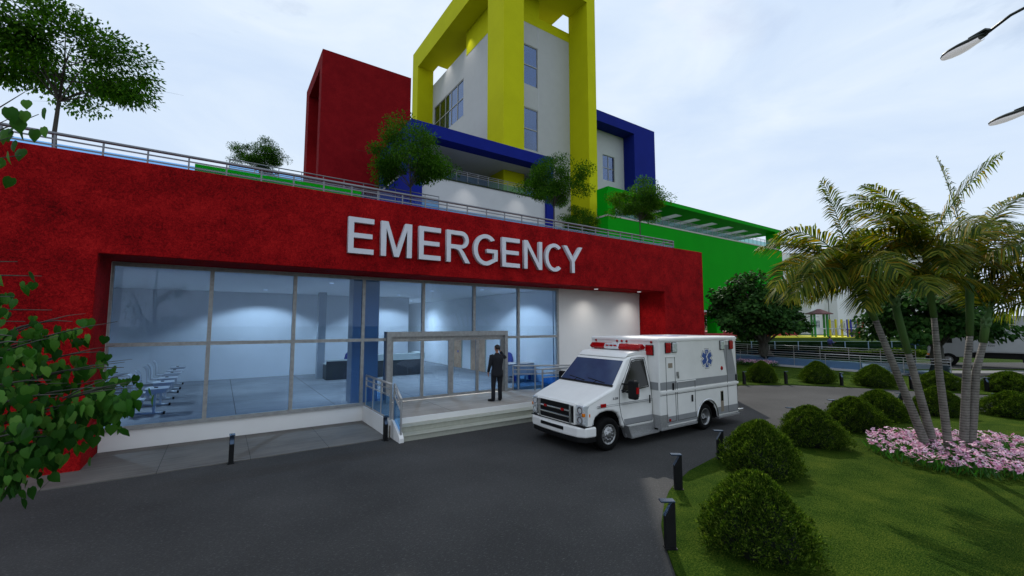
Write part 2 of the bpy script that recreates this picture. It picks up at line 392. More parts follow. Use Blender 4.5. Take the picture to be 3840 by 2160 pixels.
# ------------------------------------------------------------------ railing maker
def railing(name, label, pts, h=.9, spacing=.82, mat=None, glass=None, bars=(.76,.60), r=.03, pr=.018, gtop=.56, cat='railing', group=None, ends=True, sq=False):
    """pts: polyline of the foot of the railing (x,y,z)"""
    mat = mat or M['rail']; glass = glass or M['rglass']
    o = Vector(pts[0]); t = thing(name, label, cat, o, 0, group)
    P = [Vector(p) - o for p in pts]; up = Vector((0,0,h))
    b = MB()
    if sq:
        for a, c in zip(P[:-1], P[1:]): b.bar(a+up, c+up, r*2.2, r*1.6)
    else: b.tube([p+up for p in P], r, 8)
    b.build('handrail', mat, t)
    b = MB()
    for f in bars:
        for a, c in zip(P[:-1], P[1:]):
            b.bar(a+Vector((0,0,h*f/.9)), c+Vector((0,0,h*f/.9)), .022, .03)
    b.build('mid_rail', mat, t)
    for si, (a, c) in enumerate(zip(P[:-1], P[1:])):
        L = (c-a).length; n = max(1, round(L/spacing))
        for i in range(n+1):
            if i == 0 and si > 0: continue
            q = a + (c-a)*(i/n)
            MB().bar(q, q+Vector((0,0,h-.01)), pr*2, pr*2).build('post', mat, t)
        d = (c-a).normalized(); w = Vector((-d.y, d.x, 0)); w = w.normalized()*.004 if w.length > 0 else Vector((.004,0,0))
        for i in range(n):
            q0 = a + (c-a)*(i/n) + d*(pr+.004); q1 = a + (c-a)*((i+1)/n) - d*(pr+.004)
            g = MB(); z0 = Vector((0,0,.03)); z1 = Vector((0,0,h*gtop/.9))
            g.add([q0-w+z0,q1-w+z0,q1+w+z0,q0+w+z0,q0-w+z1,q1-w+z1,q1+w+z1,q0+w+z1],
                  [(0,3,2,1),(4,5,6,7),(0,1,5,4),(1,2,6,5),(2,3,7,6),(3,0,4,7)])
            g.build('glass_panel', glass, t)
    return t

def window(parent, name, org, ux, uz, w, h, nx, nz, fw=.06, fd=.10, mat=None, glass=None, pane_in=True, rows=None):
    """framed window: org = lower corner, ux = unit along width, uz up; outward normal is ux x uz turned to -y or -x"""
    mat = mat or M['frame']; glass = glass or M['glass']
    ux = Vector(ux); uz = Vector((0,0,1)); nrm = ux.cross(uz); org = Vector(org)
    def slab(b, a0, a1, z0, z1, d0, d1):
        vs = []
        for d in (d0, d1):
            for (a, z) in ((a0,z0),(a1,z0),(a1,z1),(a0,z1)): vs.append(org + ux*a + uz*z + nrm*d)
        b.add(vs, [(0,1,2,3),(7,6,5,4),(0,4,5,1),(1,5,6,2),(2,6,7,3),(3,7,4,0)])
    b = MB(); zs = rows or [h*i/nz for i in range(nz+1)]; xs = [w*i/nx for i in range(nx+1)] if not hasattr(nx,'__len__') else nx
    nx_ = len(xs)-1; nz_ = len(zs)-1
    for i, x in enumerate(xs): slab(b, max(0,x-fw/2), min(w,x+fw/2) if 0 < i < nx_ else (fw if i == 0 else w), 0, h, -fd/2, fd/2) if 0 < i < nx_ else slab(b, 0 if i == 0 else w-fw, fw if i == 0 else w, 0, h, -fd/2, fd/2)
    for i, z in enumerate(zs):
        for j in range(nx_):
            a0 = xs[j] + (fw if j == 0 else fw/2); a1 = xs[j+1] - (fw if j == nx_-1 else fw/2)
            if i == 0: slab(b, a0, a1, 0, fw, -fd/2+.003, fd/2-.003)
            elif i == nz_: slab(b, a0, a1, h-fw, h, -fd/2+.003, fd/2-.003)
            else: slab(b, a0, a1, z-fw/2, z+fw/2, -fd/2+.003, fd/2-.003)
    f = b.build(name, mat, parent)
    for i in range(nx_):
        for j in range(nz_):
            g = MB(); slab(g, xs[i]+fw/2, xs[i+1]-fw/2, zs[j]+fw/2, zs[j+1]-fw/2, -.004, .004); g.build('pane', glass, f)
    return f

def spot(loc, tgt, e, size=70, blend=.4, col=(1,.97,.92), rad=.06):
    l = bpy.data.lights.new('downlight', 'SPOT'); l.energy = e; l.spot_size = R(size); l.spot_blend = blend; l.color = col; l.shadow_soft_size = rad
    o = bpy.data.objects.new('downlight_beam', l); COL.objects.link(o); o.location = loc
    o.rotation_euler = (Vector(tgt)-Vector(loc)).to_track_quat('-Z','Y').to_euler()
    return o

# ------------------------------------------------------------------ emergency wing
EB = thing('emergency_wing', 'low red-fronted hospital wing with a long glass front and EMERGENCY above it', 'building', (0,0,0))
YF, YG, ZT, ZO, XR = 12.06, 13.5, 6.44, 4.37, 19.52
b = MB()
b.prism([(-14,0),(-2.18,0),(-2.18,ZO),(16.48,ZO),(16.48,0),(XR,0),(XR,ZT),(-14,ZT)], YF, YG-.02, 'y')
b.build('facade', M['red'], EB, .012, 1)
b = MB(); b.box(XR-.5, XR-.02, YG, 30, 0, ZT-.05); b.box(-14, -13.5, YG, 30, 0, ZT-.05); b.build('side_wall', M['red'], EB)
MB().box(-13.5, XR-.51, YG-.015, 33, ZO+.002, 5.9).build('roof_slab', M['white_int'], EB)
b = MB(); b.box(-2.175, 11.40, YG+.001, YG+.3, 0, .44); b.build('plinth', M['white_near'], EB)
b = MB(); b.box(11.44, 16.475, YG-.012, YG+.3, 0, ZO-.004); b.build('white_wall', M['white_near'], EB)
b = MB(); b.box(-13, 11.35, YG+.31, 32, .05, .45); b.build('interior_floor', M['intfloor'], EB)
b = MB(); b.box(-13, 8.73, 23.27, 23.5, .45, ZO); b.box(8.73, 11.4, 31.6, 31.8, .45, ZO); b.box(8.6, 8.73, 23.5, 31.6, .45, ZO); b.build('back_wall', M['white_int'], EB)
b = MB(); b.box(11.401, 11.58, YG+.31, 31.8, .45, ZO); b.build('partition_wall', M['white_int'], EB)
b = MB(); b.box(-13, -12.8, YG+.31, 23.27, .45, ZO); b.build('end_wall', M['white_int'], EB)
for (x0,x1,y0,y1) in ((3.43,4.25,13.98,14.55),(3.70,4.02,21.25,21.6)):
    MB().box(x0,x1,y0,y1,.452,ZO-.004).build('column', M['column'], EB)
# curtain wall: 7 bays, one transom, with the door portal taking the lower part of bays 4-5
mul = [-2.17,-.24,1.70,3.61,5.56,7.49,9.43,11.38]
fz = [.45, 2.42, 4.36]; F = .09
b = MB()
for i, x in enumerate(mul):
    w = F/2
    lo = 2.66 if x in (5.56, 7.49) else fz[0]
    b.box(x-w if i else x, x+w, YG-.06, YG+.06, lo, fz[2])
for i in range(7):
    a0 = mul[i] + (F/2 if i else F/2); a1 = mul[i+1]-F/2
    for z0, z1 in ((fz[0], fz[0]+F), (fz[1]-F/2, fz[1]+F/2), (fz[2]-F, fz[2])):
        if z0 < 2.6:
            if mul[i] > 5 and mul[i+1] < 8: continue
            if i == 3: a1_ = 4.36; b.box(a0, a1_, YG-.057, YG+.057, z0, z1); continue
            if i == 5: b.box(8.86, a1, YG-.057, YG+.057, z0, z1); continue
        b.box(a0, a1, YG-.057, YG+.057, z0, z1)
CW = b.build('window_frame', M['frame'], EB)
for i in range(7):
    for j in range(2):
        x0, x1, z0, z1 = mul[i]+F/2, mul[i+1]-F/2, fz[j]+F/2, fz[j+1]-F/2
        if j == 0 and i == 4: continue
        if j == 0 and i == 3: x1 = 4.36
        if j == 0 and i == 5: x0 = 8.86
        MB().box(x0, x1, YG-.004, YG+.004, z0, z1).build('pane', M['glass'], CW)
# door portal
b = MB()
b.box(4.33,4.46,YG-.16,YG+.16,.45,2.66); b.box(8.74,8.86,YG-.16,YG+.16,.45,2.66); b.box(4.46,8.74,YG-.16,YG+.16,2.50,2.66)
b.box(4.46,4.52,YG-.05,YG+.05,.45,2.50); b.box(8.68,8.74,YG-.05,YG+.05,.45,2.50); b.box(4.52,8.68,YG-.05,YG+.05,2.40,2.50)
PF = b.build('door_frame', M['frame'], EB)
dx = [4.52,5.56,6.60,7.64,8.68]
for i in range(4):
    w = .045 if i not in (1,2) else .045
    b = MB(); x0, x1 = dx[i]+.003, dx[i+1]-.003; s = .05 + (.03 if i in (1,2) else 0)
    b.box(x0, x0+(.05 if i != 2 else .09), YG-.03, YG+.03, .47, 2.395); b.box(x1-(.05 if i != 1 else .09), x1, YG-.03, YG+.03, .47, 2.395)
    a0 = x0+(.05 if i != 2 else .09); a1 = x1-(.05 if i != 1 else .09)
    b.box(a0, a1, YG-.028, YG+.028, .47, .55); b.box(a0, a1, YG-.028, YG+.028, 2.345, 2.395)
    D = b.build('door_leaf', M['frame'], EB)
    MB().box(a0, a1, YG-.004, YG+.004, .55, 2.345).build('pane', M['glass'], D)
# doors of the inner partition
for (y0,y1) in ((20.75,19.25),(22.82,21.9)):
    b = MB(); b.box(11.36,11.40,min(y0,y1)-.06,min(y0,y1),.45,2.36); b.box(11.36,11.40,max(y0,y1),max(y0,y1)+.06,.45,2.36); b.box(11.36,11.40,min(y0,y1),max(y0,y1),2.30,2.36)
    fr_ = b.build('inner_door', M['step'], EB)
    MB().box(11.37,11.398,min(y0,y1),max(y0,y1),.452,2.298).build('door_leaf', M['wood'], fr_)
    MB().box(11.34,11.37,(y0+y1)/2-.09,(y0+y1)/2-.05,1.3,1.42).build('handle', M['deskblue'], fr_)
# downlights: small fittings in the soffit and the ceiling
DL = iter(('left downlight in the soffit above the white wall','right downlight in the soffit above the white wall','downlight lighting the lobby back wall left of the columns','downlight lighting the lobby back wall behind the wide reception desk','downlight lighting the right lobby wall above the tan corner desk','downlight in the lobby ceiling just left of the big blue column','downlight in the lobby ceiling over the row of lecture seats','downlight in the lobby ceiling behind the entrance doors','downlight in the lobby ceiling far left, half hidden by the red wall','downlight in the ceiling of the corridor at the back of the lobby'))
def downlight(x, y, z, e, tgt, size=95, blend=.35):
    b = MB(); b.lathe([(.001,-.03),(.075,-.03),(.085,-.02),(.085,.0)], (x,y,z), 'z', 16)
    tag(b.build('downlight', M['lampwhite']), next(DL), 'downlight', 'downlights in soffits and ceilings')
    spot((x,y,z-.05), tgt, e, size, blend)
for x in (12.85,15.55): downlight(x, 12.72, ZO, 62, (x,12.95,0), 132, 1.0)
for x in (1.5,7.3): downlight(x, 20.9, ZO, 420, (x,22.3,0), 122, .3)
downlight(9.1, 15.7, ZO, 400, (10.6,15.7,0), 120, .3)
for x, y in ((3.2,16.2),(-3.5,16.2),(7.6,17.5),(-6.5,19.5),(9.9,26)): downlight(x, y, ZO, 600, (x,y,0), 160, 1.0)

# sign letters ------------------------------------------------------------
SG = thing('emergency_sign', 'big raised pale grey letters spelling EMERGENCY on the red wall', 'sign', (2.74, 11.94, 4.83))
def arc(cx, cy, rx, ry, a0, a1, n=20):
    return [(cx+rx*math.cos(R(a0+(a1-a0)*i/n)), cy+ry*math.sin(R(a0+(a1-a0)*i/n))) for i in range(n+1)]
t_ = .140
def L_E(w): return [[(0,0),(w,0),(w,t_),(t_*1.05,t_),(t_*1.05,.435),(w*.94,.435),(w*.94,.565),(t_*1.05,.565),(t_*1.05,1-t_),(w,1-t_),(w,1),(0,1)]]
def L_M(w): return [[(0,0),(.15,0),(.15,.80),(w/2-.07,0),(w/2+.07,0),(w-.15,.80),(w-.15,0),(w,0),(w,1),(w-.20,1),(w/2,.22),(.20,1),(0,1)]]
def L_N(w): return [[(0,0),(.14,0),(.14,.77),(w-.15,0),(w,0),(w,1),(w-.14,1),(w-.14,.23),(.15,1),(0,1)]]
def L_Y(w): return [[(w/2-.07,0),(w/2+.07,0),(w/2+.07,.42),(w,1),(w-.17,1),(w/2,.57),(.17,1),(0,1),(w/2-.07,.42)]]
def L_R(w):
    o = [(0,0),(.14,0),(.14,.43),(.30,.43),(.42,.38),(w-.17,0),(w,0),(.60*w/.82+.0,.34),(.50*w/.82,.45)]
    o += arc(w*.62, .725, w*.32, .275, -70, 90, 14) + [(0,1)]
    h = [(.14,.56),(.14,.87)] + arc(w*.60, .715, w*.185, .155, 90, -90, 12)
    return [o, h]
def L_C(w):
    return [arc(w*.5,.5,w*.5,.515,48,312,34) + arc(w*.5,.5,w*.5-.145,.515-.13,308,52,34)]
def L_G(w):
    o = arc(w*.5,.5,w*.5,.515,42,300,34) + [(w*.90,.13),(w,.16),(w,.53),(w*.54,.53),(w*.54,.41),(w-.14,.41),(w-.14,.235)]
    o += arc(w*.5,.5,w*.5-.145,.515-.13,295,50,32)
    return [o]
for ch, x0, x1, f in (('E',2.74,3.43,L_E),('M',3.63,4.54,L_M),('E',4.76,5.46,L_E),('R',5.66,6.48,L_R),('G',6.61,7.52,L_G),('E',7.70,8.42,L_E),('N',8.61,9.40,L_N),('C',9.54,10.42,L_C),('Y',10.41,11.36,L_Y)):
    cu = bpy.data.curves.new('letter', 'CURVE'); cu.dimensions = '2D'; cu.fill_mode = 'BOTH'; cu.extrude = .06
    for poly in f(x1-x0):
        sp = cu.splines.new('POLY'); sp.points.add(len(poly)-1); sp.use_cyclic_u = True
        for p, q in zip(sp.points, poly): p.co = (q[0], q[1]*1.0, 0, 1)
    tmp = bpy.data.objects.new('letter_tmp', cu); COL.objects.link(tmp)
    me = bpy.data.meshes.new_from_object(tmp.evaluated_get(bpy.context.evaluated_depsgraph_get())); me.name = 'letter_'+ch.lower()
    bpy.data.objects.remove(tmp)
    me.materials.clear(); me.materials.append(M['sign'])
    o = link('letter', me, SG); o.rotation_euler = (R(90),0,0); o.location = (x0-2.74, 0.058, 0)

# entrance landing, steps and ramp ------------------------------------------
b = MB(); b.box(3.70,9.15,11.14,YG-.07,.02,.45)
LD = thing('entrance_steps', 'low entrance landing with three pale steps and a sloped white cheek', 'steps', (3.7,11.1,0))
def rel(o): return Vector(o.location)
def child(b, name, mat, root, bevel=0, seg=2):
    o = b.build(name, mat, root, bevel, seg); o.matrix_parent_inverse = Matrix.Translation(-Vector(root.location)); return o
child(b, 'landing_slab', M['landing'], LD)
b = MB(); b.box(3.695,9.15,11.10,11.139,.30,.448); b.box(3.66,3.70,11.10,YG-.02,.0,.452); child(b, 'fascia', M['white_near'], LD, .004, 1)
for k, (y0, z) in enumerate(((10.80,.30),(10.50,.15))):
    b = MB(); b.box(3.86, 9.15, y0, 11.138-.3*k, z-.15 if k else z-.15, z-.022); b.box(3.86, 9.15, y0-.03, 11.138-.3*k, z-.022, z); child(b, 'step', M['step'], LD, .006, 2)
b = MB(); b.prism([(11.10,0),(11.10,.45),(10.98,.45),(10.50,.20),(10.42,.10),(10.42,0)], 3.74, 3.857, 'x'); child(b, 'cheek_wall', M['white_near'], LD, .004, 1)
b = MB(); b.prism([(9.16,.0),(16.4,.0),(16.4,.02),(10.9,.44),(9.16,.44)], 11.9, YG-.07, 'y')
RP = tag(b.build('entrance_ramp', M['landing']), 'pale ramp running from the landing along the white wall behind the ambulance', 'ramp')
b = MB(); b.prism([(9.17,.0),(16.4,.0),(16.4,.10),(10.9,.52),(9.17,.52)], 11.78, 11.895, 'y'); b.build('kerb', M['white_near'], RP)
railing('entrance_railing', 'grey steel railing with blue glass at the left end of the entrance landing', [(3.74,13.40,.45),(3.74,11.12,.45)], .9, .78, r=.034, pr=.024)
t = railing('stair_railing', 'short sloped grey handrail beside the three entrance steps', [(3.80,11.02,.45),(3.80,10.50,.14)], .9, .8, r=.034, pr=.02, gtop=.58)
railing('entrance_railing', 'grey steel railing with glass between the landing and the white ramp', [(9.14,13.42,.45),(9.30,13.30,.45),(9.84,12.98,.45),(11.3,12.3,.45)], .9, .8, r=.03, pr=.02)
railing('ramp_railing', 'grey railing sloping down along the ramp edge behind the ambulance bonnet', [(9.3,11.84,.50),(10.9,11.84,.50),(16.3,11.84,.10)], .85, 1.0, r=.03, pr=.02)

# roof terrace railings
railing('roof_railing', 'long grey railing with pale blue glass along the top edge of the red wall', [(-9.7,12.4,5.9),(17.73,12.4,5.9)], .94, .735, M['rail_dark'], r=.036, pr=.016, gtop=.70, bars=(.79,.66))
railing('roof_railing', 'short dark railing running back from the right end of the red wall roof', [(17.73,12.45,5.9),(17.73,21,5.9)], .94, .9, M['rail_dark'], r=.03, pr=.016, gtop=.70, bars=(.79,.66))
# raised terrace behind
TB = thing('upper_terrace', 'low green-edged raised terrace behind the roof railing below the red tower', 'terrace', (0,0,0))
MB().box(-1.0,4.6,18.0,34,5.9,8.42).build('terrace_wall', M['green'], TB)
MB().box(4.601,9.9,18.4,34,5.9,8.30).build('terrace_wall', M['blue'], TB)
MB().box(-.2,9.9,19.7,34,8.422,8.55).build('terrace_slab', M['blue'], TB)
railing('upper_terrace_railing', 'thin grey railing on the upper terrace in front of the red tower', [(-.03,20,8.55),(5.2,20,8.55),(9.0,20,8.55)], .9, .82, M['rail_dark'], r=.025, pr=.014, gtop=.66)
b = MB(); b.box(5.3,7.2,27,29,8.552,10.8); tag(b.build('roof_kiosk', M['blue'], None, .03), 'small dark blue box-shaped kiosk on the upper terrace', 'kiosk')
# ------------------------------------------------------------------ towers behind
# red tower
RT = thing('red_tower', 'tall dark red tower block with a recessed slot in its narrow side', 'building', (6.13,38,0))
b = MB(); x0,x1,y0,y1,zt = 6.13,14.04,38,46.35,26.5
b.box(x0+.9,x1,y0,y1,0,zt); b.box(x0,x0+.899,y0,y0+1.04,0,zt); b.box(x0,x0+.899,y1-1.7,y1,0,zt); b.box(x0,x0+.899,y0+1.041,y1-1.701,25.25,zt)
child(b, 'wall', M['red_far'], RT)
spot((6.4,41.8,25.0),(6.9,41.8,10),900,60,.6)
# yellow tower
YT = thing('yellow_tower', 'tallest tower, white walls wrapped in a bright yellow frame', 'building', (21.29,32.82,0))
X0,Y0 = 21.29,32.82
b = MB()
b.box(X0,X0+2.40,Y0,Y0+3.03,10,41.9)                 # corner pillar
b.box(X0,X0+2.34,55.03,57,10,41.9)                   # rear pillar
b.box(32.42,33.66,Y0,Y0+3.08,8,41.9)                 # right pillar
b.box(X0+.001,X0+2.30,Y0+3.031,55.029,39.1,41.899)   # left beam
b.box(X0+2.401,32.419,Y0+.001,Y0+3.0,39.1,41.899)    # front beam
b.box(X0+2.301,31.58,Y0+3.001,53.4,39.16,41.6)       # roof slab
child(b, 'frame', M['yellow'], YT)
def wall_holes(u0,u1,z0,z1,holes):
    """rectangles of a wall (in u,z) left over around window holes"""
    us = sorted({u0,u1,*[h[0] for h in holes],*[h[1] for h in holes]}); zs = sorted({z0,z1,*[h[2] for h in holes],*[h[3] for h in holes]})
    out = []
    for a, c in zip(us[:-1], us[1:]):
        z_start = None
        for e, f in zip(zs[:-1], zs[1:]):
            m = ((a+c)/2, (e+f)/2)
            if any(h[0] < m[0] < h[1] and h[2] < m[1] < h[3] for h in holes):
                if z_start is not None: out.append((a,c,z_start,e)); z_start = None
            elif z_start is None: z_start = e
        if z_start is not None: out.append((a,c,z_start,z1))
    return out
wf = [(23.95,27.80,28.85,33.5),(23.95,27.80,21.6,26.3)]
wl = [(45.6,54.5,28.65,33.5)]
b = MB()
for a,c,e,f in wall_holes(23.63,32.42,8,36.02,wf): b.box(a,c,35.90,36.2,e,f)
for a,c,e,f in wall_holes(36.201,56.9,8,37.1,wl):
    b.box(23.63,23.93,a,c,e,f)
b.box(23.63,33.4,56.7,57.2,8,37.1); b.box(33.0,33.4,36.2,56.7,8,37.1)
b.box(23.94,32.99,36.21,56.69,28.0,28.3); b.box(23.94,32.99,36.21,56.69,20.9,21.2); b.box(23.94,32.99,36.21,56.69,35.6,36.0)
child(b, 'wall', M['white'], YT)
b = MB(); b.box(28.001,33.4,35.88,36.22,36.021,37.15); b.box(23.61,28.0,35.87,45.0,36.03 if 0 else 37.101,39.14); b.box(23.60,28.0,35.875,36.2,36.021,37.1); b.box(23.60,23.629,36.2,44.9,36.021,37.1)
child(b, 'parapet', M['yellow'], YT)
inv = Matrix.Translation(-Vector(YT.location))
w = window(YT,'window',(23.95,36.0,28.85),(1,0,0),None,3.85,4.65,2,2,.10,.12,glass=M['tglass']); w.matrix_parent_inverse = inv
w = window(YT,'window',(23.95,36.0,21.6),(1,0,0),None,3.85,4.70,2,2,.10,.12,glass=M['tglass']); w.matrix_parent_inverse = inv
w = window(YT,'window',(23.74,54.5,28.65),(0,-1,0),None,8.9,4.85,5,2,.12,.12,glass=M['tglass']); w.matrix_parent_inverse = inv
b = MB(); b.box(27.805,27.86,35.885,35.899,20,36.0); child(b, 'joint', M['rail'], YT)
# rooms behind the glass: back partition and doors
b = MB(); b.box(28.6,28.75,36.25,45,21.21,35.59); b.box(25.2,25.35,37.5,56,28.31,35.59); child(b, 'inner_wall', M['white_int'], YT)
b = MB(); b.box(28.5,28.59,37.2,38.6,28.31,31.2); child(b, 'inner_door', M['wood'], YT)
spot((22.6,44.1,38.9),(23.6,43.9,31),420,70,1.0); spot((22.6,50,38.9),(23.6,50,31),420,70,1.0)
# blue lower block
BB = thing('blue_block', 'lower block framed in dark blue with a white balcony in front of the towers', 'building', (11.17,30,0))
b = MB()
b.box(11.17,12.12,30,31.25,5.9,18.4); b.box(24.17,25.0,30,31.25,5.9,18.4); b.box(12.121,24.169,30.001,31.25,17.41,18.399)
for a,c,e,f in wall_holes(31.251,37.75,5.9,18.39,[(32.5,36.75,14.72,16.85)]): b.box(11.17,11.55,a,c,e,f)
child(b, 'frame', M['blue'], BB)
b = MB(); b.box(12.13,24.16,30.25,30.45,5.9,14.38); b.box(11.56,25.3,30.46,44,13.9,14.2); b.box(11.56,25.3,31.26,44,17.42,17.9)
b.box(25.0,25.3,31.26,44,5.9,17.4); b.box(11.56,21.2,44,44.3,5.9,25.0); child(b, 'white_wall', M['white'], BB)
b = MB()
for i in range(28): b.box(12.2,24.1,31.4+i*.3,31.42+i*.3,17.405,17.419)
child(b, 'ceiling_slat', M['rail'], BB)
b = MB(); b.box(12.125,24.165,30.2,30.249,14.30,14.42); child(b, 'planter_strip', plain('dark_moss',(.012,.022,.008),.9), BB)
b = MB(); b.box(12.0,20.6,39.5,39.6,14.21,17.40); g = child(b, 'glass_front', M['tglass'], BB)
b = MB()
for x in np.linspace(12.05,20.5,7): b.box(x-.05,x+.05,39.4,39.499,14.21,17.40)
child(b, 'mullion', M['pblue'], BB)
b = MB(); b.box(11.15,11.60,32.4,36.85,14.55,14.719); child(b, 'sill', M['white'], BB)
railing('balcony_railing', 'grey railing with glass along the white balcony under the blue beam', [(12.2,30.35,14.40),(24.1,30.35,14.40)], .9, .98, M['rail_dark'], r=.025, pr=.014)
railing('balcony_railing', 'short pale railing in the opening in the side of the blue block', [(11.3,36.7,14.72),(11.3,32.55,14.72)], .9, 1.2, M['rail'], r=.025, pr=.014)
for x in (15.9,21.0): spot((x,28.9,15.2),(x,30.25,8.5),170,75,1.0)
# right blue building
RB = thing('blue_building', 'white building with a dark blue frame right of the yellow tower', 'building', (34,35.82,0))
b = MB(); b.box(43.56,47.75,35.82,37.6,8,29.1); b.box(34,43.559,35.821,37.6,27.75,29.099); b.box(45.5,47.74,37.601,50,8,29.0); b.box(34,45.49,37.601,50,28.5,29.0); child(b,'frame',M['blue'],RB)
b = MB()
for a,c,e,f in wall_holes(34,43.555,8,28.49,[(39.55,41.75,21.35,24.72)]): b.box(a,c,37.63,37.95,e,f)
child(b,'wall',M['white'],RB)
w = window(RB,'window',(39.55,37.75,21.35),(1,0,0),None,2.2,3.37,2,2,.07,.1,glass=M['tglass']); w.matrix_parent_inverse = Matrix.Translation(-Vector(RB.location))
b = MB(); b.box(38.5,43,39.5,39.7,20,28.4); child(b,'inner_wall',M['white_int'],RB)
# green building
GB = thing('green_building', 'long bright green building raised on columns with an open roof terrace', 'building', (30,28,0))
b = MB(); b.prism([(30,28),(64.85,28),(64.85,36),(33.9,36),(33.9,29.5),(30,29.5)],4.5,13.2,'z'); child(b,'wall',M['green'],GB)
b = MB(); b.prism([(29.96,27.96),(64,27.96),(64,36),(33.95,36),(33.95,29.52),(29.96,29.52)],13.201,13.35,'z'); child(b,'slab_edge',plain('stone_edge',(.45,.42,.38),.7),GB)
for q in [(30,31.04,28.0,29.4),(63.4,64.6,28.05,29.4),(34.2,35.2,33.2,34.5)]+[(x,x+1.5,34.2,35.2) for x in (36,42,48,54,60)]:
    child(MB().box(*q,13.351,15.699),'terrace_pillar',M['green'],GB)
b = MB(); b.box(30.1,65.05,28,29.5,15.70,16.12); b.box(34.0,65.05,29.501,29.83,15.70,16.12); b.box(34.0,65.05,34.6,36,15.70,16.12)
xs = [37.15+3.75*i for i in range(8)]
prev = 34.0
for x in xs:
    b.box(prev, x-1.4, 29.831, 34.599, 15.701, 16.119); prev = x
b.box(63.6,65.05,29.831,34.599,15.701,16.119)
child(b,'roof_slab',M['green'],GB)
b = MB(); b.box(30,64.85,27.99,36,4.30,4.499); child(b,'soffit',M['white'],GB)
b = MB(); 
for x in (36,47.74,60): child(MB().box(x,x+1.24,28,29.2,1.86,4.299),'column',M['green'],GB)
for x in xs: child(MB().box(x-.012,x-.002,29.84,34.59,15.705,16.11),'slot_lining',M['white'],GB)
railing('terrace_railing', 'dark railing with greenish glass along the roof terrace of the green building', [(30.05,29.45,13.35),(30.05,28.05,13.35),(63.3,28.05,13.35)], .9, 1.05, M['rail_dark'], M['gglass'], r=.028, pr=.016)
for i, x in enumerate((44.3,48.0,51.7,55.4,59.1)):
    b = MB(); b.box(0,1.3,0,.6,.0,.45); b.box(0,1.3,.5,.6,.451,1.0)
    o = b.build('terrace_bench', M['wood'], None, .03); o.location = (x,31.2,13.351)
    tag(o, ['leftmost','second from the left','middle','second from the right','rightmost'][i]+' of the brown benches behind the green terrace railing', 'bench', 'benches on the green roof terrace')
# far beige hall with vertical folds
FB = thing('beige_hall', 'long pale beige hall with vertical folds behind the playground', 'building', tuple(FR @ Vector((46,80,0))))
prof = []
l = 0
random.seed(3)
pts = [(0,0)]
x = 0; d = 0
while x < 42:
    x += random.uniform(1.0,2.0); pts.append((x, d)); d = random.choice((2.2,1.6,2.8)) if d < .5 else 0
    x += random.uniform(1.2,2.2) if d > .5 else random.uniform(.2,.5); pts.append((x, d))
pts += [(pts[-1][0], 14), (0, 14)]
pts = [(p[0]*43.5/pts[-2][0] if 0 else p[0], p[1]) for p in pts]
b = MB(); b.prism(pts, 0, 16.4, 'z'); b.xf(Matrix.Rotation(R(-34.13),4,'Z'))
b.build('wall', M['cream'], FB)
b = MB(); b.box(1,pts[-2][0]-.5,1.7,13.5,16.401,16.6); b.xf(Matrix.Rotation(R(-34.13),4,'Z')); b.build('roof', M['greyfloor'], FB)

# ------------------------------------------------------------------ interior furniture
def reception(name, label, x0, x1, y, zt, pale, ret=True):
    t = thing(name, label, 'reception desk', (x0,y,.45))
    b = MB(); b.box(0,x1-x0,0,.06,0.002,zt-(.30 if pale else .06)); b.box(0,.06,.061,.75,.002,zt-.22 if not pale else zt-.32); b.box(x1-x0-.06,x1-x0,.061,.75,.002,zt-.32); b.build('front_panel', M['desk'], t)
    b = MB()
    if pale:
        b.box(.0,x1-x0+.12,-.05,.16,zt-.298,zt); b.box(x1-x0-.3,x1-x0+.12,.162,.9,zt-.25,zt+.02); b.box(-.28,.0,.0,.6,.745,.78)
    else: b.box(0,x1-x0,-.03,.2,zt-.058,zt); b.box(-.02,.5,.21,.75,zt-.218,zt-.18)
    b.build('counter_top', M['desktop'], t)
    return t
reception('reception_desk','dark grey reception desk with a thin pale top beside the small column',3.93,5.6,20.34,.87,False)
reception('reception_desk','wide reception desk with a thick pale green counter behind the entrance doors',6.0,8.38,20.34,1.04,True)
def office_chair(loc, rz, label):
    t = thing('office_chair', label, 'chair', loc, rz, 'blue office chairs')
    b = MB(); b.prism([(-.24,0),(.24,0),(.25,.25),(.19,.50),(.10,.58),(-.10,.58),(-.19,.50),(-.25,.25)],-.04,.04,'y'); b.xf(Matrix.Translation((0,.24,.56))); b.build('backrest', M['chairblue'], t, .015)
    MB().box(-.25,.25,-.25,.22,.43,.52).build('seat', M['chairblue'], t, .03)
    MB().bar((0,.22,.45),(0,.285,.7),.05).build('back_support', M['black'], t)
    b = MB(); b.tube([(0,0,.08),(0,0,.43)],.03)
    for k in range(5):
        a = 2*math.pi*k/5; b.bar((0,0,.1),(.30*math.cos(a),.30*math.sin(a),.05),.04); b.tube([(.30*math.cos(a),.30*math.sin(a)-.02,.03),(.30*math.cos(a),.30*math.sin(a)+.02,.03)],.03)
    b.build('base', M['black'], t)
office_chair((5.12,21.0,.452),0,'blue office chair behind the dark reception desk with the thin top')
office_chair((6.35,21.3,.452),0,'blue office chair behind the wide reception desk with the pale counter')
office_chair((11.02,16.75,.452),R(-55),'blue office chair behind the tan-topped desk near the right glass')
